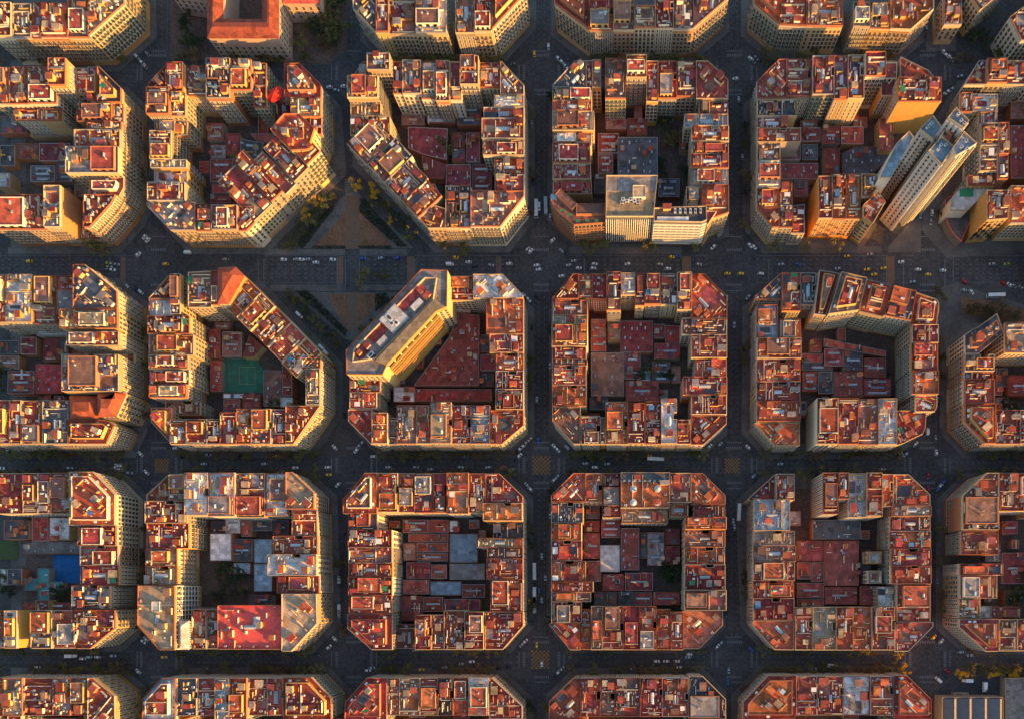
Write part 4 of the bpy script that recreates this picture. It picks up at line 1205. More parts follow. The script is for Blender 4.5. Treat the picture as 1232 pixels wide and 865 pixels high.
for k in range(4): put_on(b, blk, 'air_conditioner', ACU, 440 + k * 60, 800, (1.2, 1, 1))
b, blk = find('pink roof block', 160, 600)
put_on(b, blk, 'skylight_shaft', PENTS['w'][0], 145, 628, (5, 6.5, 2.4))
floors(b, (1, 0), BANDW, 'facade_band', 4.5, 3.2, .5, .5); fins(b, (1, 0), BANDW, 'facade_pier', 3.0, .6, .7, 3, 26)
b, blk = find('red awning block', 650, 170)
m = MB(); n = 14
m.v = [(0, 0, 1.0)] + [(.5 * math.cos(6.2832 * k / n), .5 * math.sin(6.2832 * k / n), .55 + .1 * (k % 2)) for k in range(n)]; m.f = [(0, 1 + k, 1 + (k + 1) % n) for k in range(n)]; m.i = [0] * n
CAN = m.mesh('canopy', [AWN['red']])
x, y = W(150 + 650 / 3.604, 70 + 155 / 3.604, 21)
o = thing('sun_canopy', (x, y, 0), 'canopy', 'bright red oval canopy glowing between roofs of the red awning block'); link('canopy', CAN, o, (0, 0, 17.5), -.7, (8.5, 12.5, 4.5))
m = MB()
for sx in (-3.2, 3.2):
    for sy in (-3.6, 3.6): m.cyl(sx, sy, 10, 19.8, .09, 6)
m_ = [MB() for _ in range(4)]
for q, (sx, sy) in zip(m_, ((-2.6, -3), (2.6, -3), (-2.6, 3), (2.6, 3))): q.cyl(sx, sy, 9, 20.2, .1, 6); link('post', q.mesh('post', [ALU]), o)

b = special('apartment_building', 'pale many windowed house cut by the top right corner of the photo', 'apartment building', [(1214, 22), (1240, 2), (1290, 2), (1290, 50), (1228, 50)], 22, WALLS[5], ROOF['r'])
for k in range(len(b.poly)):
    a_, c_ = b.poly[k], b.poly[(k + 1) % len(b.poly)]
    if vis_px(a_, c_, b.h) > 4: facade(b, a_, c_, 4.5, 'plain', [])
dressing(b)
b = special('apartment_building', 'slanting narrow house with lit edge left of the top right corner house', 'apartment building', [(1178, 14), (1212, -14), (1198, -40), (1160, -14)], 20, WALLS[2], ROOF['n'])
b.rot = .66
for k in range(len(b.poly)):
    a_, c_ = b.poly[k], b.poly[(k + 1) % len(b.poly)]
    if vis_px(a_, c_, b.h) > 4: facade(b, a_, c_, 4.5, 'single', [])
dressing(b)
# ---------------------------------------------------------------- pavements, courts, roads, the square
def G(px, py): return W(px, py, 0)
def sheet(name, polys, mat, zt, kind='structure'):
    m = MB()
    for p in polys:
        p = ccw(p); b = len(m.v); m.v += [(x, y, zt) for x, y in p]; m.f.append(tuple(range(b, b + len(p)))); m.i.append(0)
    return struct(name, m.mesh(name, [mat]), kind)
for blk in OUTLINES:
    p = offset(blk['out'], -4.3); m = MB(); m.prism(p, .0, .13, 0); struct('pavement', m.mesh('pavement', [PAVE]))
    q = offset(blk['out'], 6); sheet('courtyard_ground', [q], YARD, .14)
def gl(a, b, c, d): return [G(a, c), G(b, c), G(b, d), G(a, d)]
XS = [191, 426, 651.5, 883.5, 1116]; YS = [88, 322, 559.5, 793]
lines = []; cross = []; brown = []
# carriageway lane lines and stop lines of the cross streets
def hdash(x0, x1, y, on=2.2, off=4.5, w=.28):
    x = x0
    while x < x1: lines.append(gl(x, min(x + on, x1), y - w, y + w)); x += on + off
def vdash(y0, y1, x, on=2.2, off=4.5, w=.28):
    y = y0
    while y < y1: lines.append(gl(x - w, x + w, y, min(y + on, y1))); y += on + off
segx = [(-30, 165)] + [(XS[k] + 27, XS[k + 1] - 27) for k in range(4)] + [(1143, 1260)]
segy = [(-20, 62)] + [(114, 285)] + [(350, 532), (587, 766), (820, 900)]
for y in (88, 559.5, 793):
    for a, b in segx:
        for dy in (-3.4, 3.4): hdash(a, b, y + dy)
        for s in (-10.2, 10.2): lines.append(gl(a, b, y + s - .12, y + s + .12))
        for e in (a, b): lines.append(gl(e - .45, e + .45, y - 9, y + 9))
for x in XS:
    for a, b in segy:
        if x == 426 and a in (114, 350): continue
        for dx in (-3.4, 3.4): vdash(a, b, x + dx)
        for s in (-10.2, 10.2): lines.append(gl(x + s - .12, x + s + .12, a, b))
        for e in (a, b): lines.append(gl(x - 9, x + 9, e - .45, e + .45))
# the avenue: service roads and main lanes
for a, b in ((-30, 165), (318, 408), (434, 490), (499, 625), (678, 820), (832, 850), (910, 1068), (1086, 1100), (1150, 1260)):
    for dy in (313, 318.5, 324, 329.5, 335): hdash(a, b, dy, 3, 5)
    lines.append(gl(a, b, 307.6, 308)); lines.append(gl(a, b, 340, 340.4))
for x in (310.5, 317.5, 415.5, 432.5, 499, 703, 925, 1087, 1137, 1147): lines.append(gl(x - .35, x + .35, 312, 344))
for x0, x1 in ((146, 150), (406, 412), (491, 497), (598, 602), (822, 830), (1067, 1075)):
    brown.append(gl(x0, x1, 309, 342))
    for xx in (x0 - .9, x1 + .3): lines.append(gl(xx, xx + .6, 309, 342))
# zebra crossings at each junction
for x in XS:
    for y in YS:
        for s in (-1, 1):
            cy = y + s * 21
            if not (x == 426 and y in (88, 322)):
                for k in range(9): cross.append(gl(x - 9.2 + k * 2.1, x - 8.1 + k * 2.1, cy - 1.6, cy + 1.6))
            cx = x + s * 21
            if y != 322:
                for k in range(9): cross.append(gl(cx - 1.6, cx + 1.6, y - 9.2 + k * 2.1, y - 8.1 + k * 2.1))
for k in range(8): cross.append(gl(415, 426, 216 + k * 2, 217.1 + k * 2))
sheet('lane_lines', lines, PAINTW, .012); sheet('crossing_stripes', cross, PAINTW, .008); sheet('cycle_crossing', brown, PAINTB, .004)
# ochre box junctions
hat = []
for x, y, s in ((651.3, 559.5, 11), (881, 560, 8.8), (650, 793, 11), (194.5, 560, 8.5)):
    n = 9
    for i in range(n):
        for j in range(n):
            if (i + j) % 2 == 0: hat.append(gl(x - s + 2 * s * i / n, x - s + 2 * s * (i + 1) / n, y - s + 2 * s * j / n, y - s + 2 * s * (j + 1) / n))
sheet('box_junction', hat, PAINTO, .016)
# pavement islands beside the avenue
isl = []
for a, b, y0, y1 in ((315, 415, 300, 307), (433, 490, 300, 307), (325, 416, 343, 351), (433, 500, 343, 350), (685, 820, 297.5, 306), (915, 1060, 297, 305), (10, 140, 298, 306)):
    isl.append(gl(a, b, y0, y1))
for k, p in enumerate(isl): m = MB(); m.prism(ccw(p), 0, .138 + k * .003, 0); struct('pavement', m.mesh('pavement', [PAVE]))
# the square: two triangles of bare earth with a paved middle path
for tri in ([(424, 226), (498, 299), (352, 299)], [(350, 352), (500, 352), (428, 412), (415, 408)]):
    m = MB(); m.prism(ccw([G(*p) for p in tri]), 0, .12, 0); struct('pavement', m.mesh('pavement', [PAVE]))
sheet('earth', [[G(*p) for p in ((417, 250), (431, 250), (444, 262), (472, 297), (378, 297), (404, 270))]], EARTH, .13)
sheet('earth', [[G(*p) for p in ((394, 354), (462, 354), (452, 368), (428, 398), (418, 398), (402, 372))]], EARTH, .13)
sheet('park_path', [gl(416, 432, 236, 300)], mottled('park_paving', (.17, .115, .08), .2, .3, rnd=0), .135)
sheet('park_path', [gl(418, 430, 352, 398)], MATS['park_paving'], .135)
# palace garden at the top edge
sheet('park', [[G(*p) for p in ((205, -30), (418, -30), (418, 62), (395, 78), (205, 72))]], YARD, .05)
sheet('park_path', [[G(*p) for p in ((395, 72), (405, 58), (398, 54), (386, 68))], gl(358, 366, 30, 62)], MATS['park_paving'], .06)
sheet('square_paving', [[G(*p) for p in ((1068, 298), (1100, 262), (1108, 262), (1108, 304), (1068, 304))], [G(*p) for p in ((1126, 348), (1150, 340), (1182, 352), (1250, 372), (1250, 400), (1190, 395), (1150, 420), (1128, 420))]], PAVE, .02)
sheet('earth', [[G(*p) for p in ((1156, 358), (1192, 362), (1250, 378), (1250, 392), (1196, 384), (1158, 378))]], EARTH, .03)
# courts in the yards
def court(nm, lab, px, mat, zt=.4):
    p = ccw([W(x, y, zt) for x, y in px]); c = centroid(p); m = MB(); m.prism([(x - c[0], y - c[1]) for x, y in p], .0, zt, 0)
    o = thing(nm, (c[0], c[1], 0), 'sports court', lab, me=m.mesh(nm, [mat])); return o
o = court('sports_court', 'green sports court filling a courtyard, with fence around it', z(150, 310, '420,440 572,440 614,500 614,586 420,586'), PITCH, .5)
m = MB(); m.box(-12, -11.85, -8, 8, .5, .53); m.box(-5, 6, -6, -5.85, .5, .53); m.box(-5, 6, 5.85, 6, .5, .53); m.box(-5, -4.85, -5.85, 5.85, .5, .53); m.box(5.85, 6, -5.85, 5.85, .5, .53); m.box(.4, .5, -5.85, 5.85, .5, .53)
link('court_lines', m.mesh('court_lines', [mottled('ochre_line', (.35, .26, .06), .1, .3)]), o)
o = court('sports_court', 'bright blue rectangular court in the left edge courtyard', z(0, 555, '232,405 350,405 350,526 232,526'), BLUEC, .5)
m = MB(); m.box(-6, 6, -.06, .06, .5, .53); m.box(-6, -5.88, -7, 7, .5, .53); link('court_lines', m.mesh('court_lines', [PAINTW]), o)
o = court('lawn', 'faded green lawn at the left edge beside the blue court', z(0, 555, '-20,342 78,342 78,425 -20,425'), mottled('lawn_grass', (.07, .10, .04), .3, .3)); o['category'] = 'lawn'
# ---------------------------------------------------------------- trees: tapered trunk with limbs, crowns of many leaf clumps
def crown_mesh(name, mat, r, n, seed, thin=1.0, tall=.8):
    q = random.Random(seed); v = []; f = []
    cl = [(Vector((q.gauss(0, .5), q.gauss(0, .5), q.gauss(0, .38))), q.uniform(.28, .5)) for _ in range(9)]
    for k in range(n):
        c, cr = q.choice(cl); p = Vector((q.gauss(0, 1), q.gauss(0, 1), q.gauss(0, 1))).normalized() * (q.random() ** .5) * cr + c
        p = Vector((p.x * r, p.y * r, p.z * r * tall)); s = q.uniform(.18, .42) * thin
        nrm = Vector((q.gauss(0, 1), q.gauss(0, 1), q.gauss(.4, 1))).normalized(); t = nrm.orthogonal().normalized(); u = nrm.cross(t)
        a = q.uniform(0, 6.28); t, u = t * math.cos(a) + u * math.sin(a), u * math.cos(a) - t * math.sin(a)
        b = len(v); v += [p - t * s, p - u * s * .7, p + t * s, p + u * s * .7]; f.append((b, b + 1, b + 2, b + 3))
    return mesh(name, v, f, mat)
def trunk_mesh():
    m = MB(); m.cyl(0, 0, 0, 3.2, .22, 8, 0, .14)
    for k in range(5):
        a = k * 1.256; b = len(m.v)
        d = Vector((math.cos(a), math.sin(a), 1.4)).normalized(); s = Vector((-math.sin(a), math.cos(a), 0)); p0 = Vector((0, 0, 2.9)); p1 = p0 + d * 2.6
        t = d.cross(s)
        m.v += [p0 + s * .09, p0 + t * .09, p0 - s * .09, p0 - t * .09, p1 + s * .03, p1 + t * .03, p1 - s * .03, p1 - t * .03]
        m.f += [(b, b + 1, b + 5, b + 4), (b + 1, b + 2, b + 6, b + 5), (b + 2, b + 3, b + 7, b + 6), (b + 3, b, b + 4, b + 7)]; m.i += [0] * 4
    return m.mesh('trunk', [BARK])
TRK = trunk_mesh()
CROWNS = {k: [crown_mesh('crown', LEAF[k], 4.2, int(n * 1.7), s + 10 * i, 1.25) for i, (n, s) in enumerate(((420, 1), (330, 2), (240, 3)))] for k in LEAF}
NT = 0
def tree(px, py, col, label, group, s=1.0, nm='street_tree', tall=1.0):
    global NT; NT += 1
    x, y = G(px, py); q = random.Random(NT * 13); t = thing(nm, (x, y, .1), 'tree', label, group, q.uniform(0, 6.28))
    link('trunk', TRK, t, (0, 0, 0), 0, (s, s, s * tall)); link('crown', q.choice(CROWNS[col]), t, (0, 0, 4.9 * s * tall), 0, (s, s * q.uniform(.85, 1.1), s)); return t
q = random.Random(3)
ROWN = {88: 'topmost cross street', 559.5: 'middle cross street', 793: 'lowest cross street'}
SIDES = {-1: 'upper', 1: 'lower'}
budget = 0
for y in (88, 559.5, 793):
    for s in (-1, 1):
        if (y, s) == (88, 1): continue
        for a, b in segx:
            x = a + 8
            while x < b - 6:
                if -4 < x < 1236 and q.random() < (.85 if y == 559.5 else .7):
                    col = q.choice(['olive', 'olive', 'olive', 'brown'])
                    if y == 793 and x > 1080 and q.random() < .6: col = 'olive'
                    tree(x, y + s * 11.6 + q.uniform(-.4, .4), col, f'dull olive street tree in the {SIDES[s]} row of the {ROWN[y]}', f'street trees, {SIDES[s]} row of the {ROWN[y]}', q.uniform(.75, 1.15))
                x += q.uniform(12, 16)
for x, xn in ((191, 'first'), (426, 'second'), (651.5, 'third'), (883.5, 'fourth'), (1116, 'fifth')):
    for s in (-1, 1):
        if (x, s) in ((191, 1), (426, 1), (883.5, -1), (1116, -1)): continue
        for a, b in segy:
            if x == 426 and a in (114, 350) : continue
            yy = a + 8
            while yy < b - 6:
                if -2 < yy < 868 and q.random() < .34:
                    tree(x + s * 11.6, yy, q.choice(['olive', 'olive', 'dark', 'brown']), f'dim street tree along the {"left" if s < 0 else "right"} side of the {xn} vertical street', f'street trees, {"left" if s < 0 else "right"} side of the {xn} vertical street', q.uniform(.7, 1.05))
                yy += q.uniform(17, 23)
for px, py in ((705, 302), (722, 301), (780, 303), (832, 300), (128, 304), (118, 303), (440, 340), (464, 338), (352, 299), (536, 300), (560, 302), (930, 301), (968, 302), (1004, 300)):
    tree(px, py, 'olive', 'olive green tree on the avenue pavement', 'olive trees on the avenue pavements', q.uniform(.95, 1.35))
for px, py, lab in ((385, 247, 'bright yellow tree on the left slanting road of the square, upper'), (372, 262, 'bright yellow tree on the left slanting road of the square, lower'),
                    (431, 229, 'golden tree at the top point of the square'), (452, 235, 'yellow tree right of the golden tree by the square'), (468, 248, 'small yellow tree on the right slanting road, upper'), (471, 268, 'small yellow tree on the right slanting road, lower'),
                    (1083, 806, 'golden autumn tree below the crossing near the bottom right'), (1079, 789, 'smaller golden tree at the crossing near the bottom right'), (1192, 809, 'large yellow tree above the ribbed market hall'), (1153, 809, 'ochre tree left of the large yellow tree above the market hall'), (1216, 807, 'ochre tree right of the large yellow tree above the market hall'), (792, 150, 'yellow tree in the striped office courtyard')):
    sm = 'small' in lab; tree(px, py, 'yellow', lab, None, .55 if sm else 1.0 if '1' else 1, 'autumn_tree')
# square, diagonals, palace garden, courtyards
for k, (x0, y0, x1, y1, n, lab, gp) in enumerate(((352, 296, 404, 238, 6, 'dark tree on the upper left slanting side of the square', 'trees on the upper left side of the square'), (442, 232, 500, 290, 6, 'dark tree on the upper right slanting side of the square', 'trees on the upper right side of the square'),
                          (350, 352, 410, 418, 7, 'dark tree on the lower left slanting side of the square', 'trees on the lower left side of the square'), (500, 352, 436, 408, 5, 'dark tree on the lower right slanting side of the square', 'trees on the lower right side of the square'))):
    for i in range(n):
        t = (i + .5) / n; tree(x0 + (x1 - x0) * t + q.uniform(-2, 2), y0 + (y1 - y0) * t + q.uniform(-2, 2), q.choice(['dark', 'olive', 'dark']), lab, gp, q.uniform(.8, 1.2), 'park_tree')
for i in range(16): tree(q.uniform(395, 416), q.uniform(2, 62), q.choice(['dark', 'olive', 'olive', 'brown']), 'dark leafy tree in the strip right of the palace', 'trees right of the palace', q.uniform(.9, 1.4), 'park_tree')
for i in range(7): tree(q.uniform(352, 392), q.uniform(35, 70), q.choice(['dark', 'olive']), 'dark tree below the pink palace wing', 'trees below the palace wing', q.uniform(.8, 1.3), 'park_tree')
for i in range(6): tree(q.uniform(222, 246), q.uniform(28, 62), 'dark', 'dark tree left of the palace', 'trees left of the palace', q.uniform(.8, 1.3), 'park_tree')
for i in range(5): tree(q.uniform(262, 330), q.uniform(66, 73), 'dark', 'dark tree along the palace front', 'trees along the palace front', q.uniform(.8, 1.1), 'park_tree')
for x0, x1, y0, y1, n, lab in ((258, 298, 676, 720, 13, 'dense dark tree in the pink roof block courtyard'), (786, 815, 682, 702, 7, 'dark tree in the four dome block courtyard'), (795, 826, 150, 235, 10, 'dark tree in the striped office block courtyard'),
                               (531, 543, 172, 200, 4, 'dark tree between low roofs of second row third block courtyard'), (770, 810, 435, 470, 6, 'dark tree in the third row fourth block courtyard'), (0, 30, 690, 720, 6, 'dark tree in the blue court block yard'), (72, 85, 700, 735, 5, 'dark tree beside the blue court'), (1195, 1230, 480, 520, 6, 'dark tree in the third row rightmost block yard'), (1205, 1232, 690, 725, 6, 'dark tree in the fourth row rightmost block yard'), (1160, 1185, 8, 60, 9, 'dim tree in the top right square'), (1158, 1225, 364, 384, 13, 'ochre brown tree on the earth strip by the diagonal avenue'), (325, 338, 480, 500, 4, 'dark tree beside the green sports court'), (0, 22, 425, 470, 5, 'dark tree in the third row leftmost block yard')):
    for i in range(n): tree(q.uniform(x0, x1), q.uniform(y0, y1), 'brown' if 'ochre' in lab else q.choice(['dark', 'dark', 'olive']), lab, lab.replace('tree', 'trees', 1), q.uniform(.75, 1.25), 'courtyard_tree' if 'yard' in lab else 'park_tree')
def hedge(px, lab):
    c = G(sum(p[0] for p in px) / len(px), sum(p[1] for p in px) / len(px)); poly = ccw([(G(*p)[0] - c[0], G(*p)[1] - c[1]) for p in px]); qq = random.Random(len(lab)); v = []; f = []
    xs = [p[0] for p in poly]; ys = [p[1] for p in poly]; A = abs(area(poly)); n = int(A * 7); k = 0
    while k < n:
        p = (qq.uniform(min(xs), max(xs)), qq.uniform(min(ys), max(ys)))
        if not inside(p, poly): continue
        k += 1; s = qq.uniform(.2, .45); nrm = Vector((qq.gauss(0, 1), qq.gauss(0, 1), qq.gauss(.6, 1))).normalized(); t = nrm.orthogonal().normalized(); u = nrm.cross(t); c3 = Vector((p[0], p[1], qq.uniform(.1, 1.9)))
        b = len(v); v += [c3 - t * s, c3 - u * s, c3 + t * s, c3 + u * s]; f.append((b, b + 1, b + 2, b + 3))
    thing('hedge', (c[0], c[1], .12), 'hedge', lab, me=mesh('hedge', v, f, HEDGE))
hedge([(433, 240), (439, 240), (490, 298), (478, 298), (433, 256)], 'thick dark hedge on the right edge of the upper earth triangle')
hedge([(398, 250), (404, 250), (366, 299), (354, 299)], 'dark hedge on the left edge of the upper earth triangle')
hedge([(376, 297), (416, 297), (416, 300), (376, 300)], 'low green hedge along the bottom of the upper earth triangle, left half')
hedge([(432, 297), (472, 297), (472, 300), (432, 300)], 'low green hedge along the bottom of the upper earth triangle, right half')
hedge([(356, 351), (372, 351), (418, 398), (416, 405)], 'thick dark hedge on the left edge of the lower earth triangle')
hedge([(452, 354), (466, 354), (470, 362), (452, 376)], 'dark bush clump on the right of the lower earth triangle')
# ---------------------------------------------------------------- vehicles
PAINTS = {'white': plain('paint_white', (.78, .78, .77), .35, 0, .5), 'silver': plain('paint_silver', (.42, .44, .46), .3, .5, .5), 'dark': plain('paint_dark', (.03, .033, .04), .3, 0, .5), 'blue': plain('paint_blue', (.04, .12, .40), .3, 0, .5),
          'red': plain('paint_red', (.50, .02, .02), .3, 0, .5), 'yellow': plain('paint_yellow', (.85, .50, .01), .4, 0, .5), 'green': plain('paint_green', (.30, .42, .05), .4, 0, .5), 'grey': plain('paint_grey', (.16, .17, .18), .3, .2, .5)}
CG = plain('car_glass', (.015, .018, .022), .1, 0, .6); LAMP = plain('headlamp_lens', (.75, .75, .7), .2); TAIL = plain('tail_lamp_lens', (.35, .01, .01), .3)
def loft(sections, mats, name, mi=0):
    """sections: (x, half width, z low, z high, half width high)"""
    m = MB()
    for x, wl, z0, z1, wh in sections: m.v += [(x, -wl, z0), (x, wl, z0), (x, wh, z1), (x, -wh, z1)]
    n = len(sections)
    for k in range(n - 1):
        a, b = 4 * k, 4 * k + 4
        for i in range(4): j = (i + 1) % 4; m.f.append((a + i, a + j, b + j, b + i)); m.i.append(mi)
    m.f.append((3, 2, 1, 0)); m.i.append(mi); e = 4 * (n - 1); m.f.append((e, e + 1, e + 2, e + 3)); m.i.append(mi); return m
def car_body(c):
    m = loft([(-2.15, .72, .35, .72, .62), (-2.05, .86, .25, .86, .78), (-1.2, .9, .22, .9, .84), (.9, .9, .22, .9, .84), (1.9, .86, .25, .78, .76), (2.15, .70, .32, .62, .6)], None, 'body')
    r = loft([(-1.35, .70, 1.38, 1.44, .66), (-.3, .72, 1.42, 1.48, .68), (.35, .70, 1.38, 1.44, .66)], None, 'r'); b = len(m.v)
    m.v += r.v; m.f += [tuple(b + q for q in f) for f in r.f]; m.i += r.i
    return m.mesh('body', [c])
GLS = loft([(-1.95, .74, .88, .90, .72), (-1.4, .78, .88, 1.38, .68), (.38, .78, .88, 1.38, .66), (1.15, .76, .88, .90, .72)], None, 'g').mesh('window_glass', [CG])
def wheel_mesh():
    m = MB(); n = 12; r = .33
    for y in (-.1, .1): m.v += [(r * math.cos(6.2832 * k / n), y, .33 + r * math.sin(6.2832 * k / n)) for k in range(n)]
    for k in range(n): j = (k + 1) % n; m.f.append((k, j, n + j, n + k)); m.i.append(0)
    m.f += [tuple(range(n - 1, -1, -1)), tuple(range(n, 2 * n))]; m.i += [0, 0]; return m.mesh('wheel', [TYRE])
WHL = wheel_mesh()
m = MB(); m.box(2.06, 2.13, .38, .66, .52, .68); m.box(2.06, 2.13, -.66, -.38, .52, .68); 
def lampm(nm, mt, x0, x1):
    m = MB(); m.box(x0, x1, -.14, .14, .5, .68); return m.mesh(nm, [mt])
HL, TL = lampm('headlight', LAMP, 2.0, 2.14), lampm('tail_light', TAIL, -2.14, -2.0)
BODY = {k: car_body(v) for k, v in PAINTS.items()}
def van_body(c):
    m = loft([(-2.6, .92, .3, 2.1, .86), (-2.5, .96, .28, 2.2, .9), (1.3, .96, .28, 2.2, .9), (1.75, .95, .28, 1.5, .86), (2.5, .9, .3, 1.0, .8)], None, 'body'); return m.mesh('body', [c])
VAN = {k: van_body(PAINTS[k]) for k in ('white', 'silver', 'blue')}
m = loft([(1.36, .80, 1.55, 2.14, .8), (1.42, .80, 1.55, 2.1, .8), (1.78, .80, 1.52, 1.56, .8)], None, 'v'); VANG = m.mesh('windscreen', [CG])
def bus_body(c):
    m = MB(); m.box(-5.9, 5.9, -1.25, 1.25, .35, 3.0, 0, taper=.06); m.box(-2.5, 1.0, -.8, .8, 3.0, 3.25, 0); return m.mesh('body', [c])
BUS = {k: bus_body(PAINTS[k]) for k in ('white', 'silver', 'red')}
m = MB(); m.box(-5.6, 5.6, -1.262, 1.262, 1.5, 2.5, 0); m.box(5.85, 5.93, -1.1, 1.1, 1.3, 2.7, 0); BUSG = m.mesh('window_glass', [CG])
m = MB(); m.box(-3.6, 1.5, -1.2, 1.2, .7, 3.2, 0, taper=.03); CARGO = m.mesh('cargo_box', [PAINTS['white']])
m = loft([(1.7, 1.05, .5, 2.3, 1.0), (2.5, 1.05, .5, 2.3, 1.0), (3.3, 1.0, .5, 1.4, .95)], None, 'c'); CAB = m.mesh('cab', [PAINTS['white']])
ANG = {'h': 0, 'v': math.pi / 2, 'u': math.pi / 4, 'd': -math.pi / 4}
VEH = []
def vehicle(px, py, col, ori, kind='car'):
    x, y = G(px, py); q = random.Random(len(VEH)); a = ANG[ori] + (math.pi if q.random() < .5 else 0) + q.uniform(-.05, .05)
    nm = {'car': 'parked_car' if ori in 'ud' else 'car', 'taxi': 'taxi', 'van': 'van', 'bus': 'bus', 'truck': 'truck'}[kind]
    t = thing(nm, (x, y, .02), kind, None, {'car': 'cars on the streets', 'taxi': 'taxis on the streets', 'van': 'vans on the streets', 'bus': 'buses on the streets', 'truck': 'trucks on the streets'}[kind], a)
    if kind in ('car', 'taxi'):
        if kind == 'taxi':
            link('body', BODY['yellow'], t); m = u_taxi; link('roof_sign', m, t)
        else: link('body', BODY[col], t)
        link('window_glass', GLS, t)
        for sx in (-1.35, 1.35):
            for sy in (-.82, .82): link('wheel', WHL, t, (sx, sy, 0))
        for sy in (-.5, .5): link('headlight', HL, t, (0, sy, 0)); link('tail_light', TL, t, (0, sy, 0))
    elif kind == 'van':
        link('body', VAN[col], t); link('windscreen', VANG, t, (.02, 0, .02))
        for sx in (-1.6, 1.7):
            for sy in (-.9, .9): link('wheel', WHL, t, (sx, sy, 0))
    elif kind == 'bus':
        link('body', BUS[col], t); link('window_glass', BUSG, t)
        for sx in (-3.6, 3.9):
            for sy in (-1.15, 1.15): link('wheel', WHL, t, (sx, sy, 0), 0, (1.4, 1.2, 1.4))
    else:
        link('cargo_box', CARGO, t); link('cab', CAB, t)
        for sx in (-2.4, 2.4):
            for sy in (-1.0, 1.0): link('wheel', WHL, t, (sx, sy, 0), 0, (1.3, 1.2, 1.3))
    VEH.append((t, px, py, col, ori, kind))
m = MB(); m.box(-.55, -.2, -.3, .3, 1.485, 1.62); u_taxi = m.mesh('roof_sign', [PAINTS['white']])
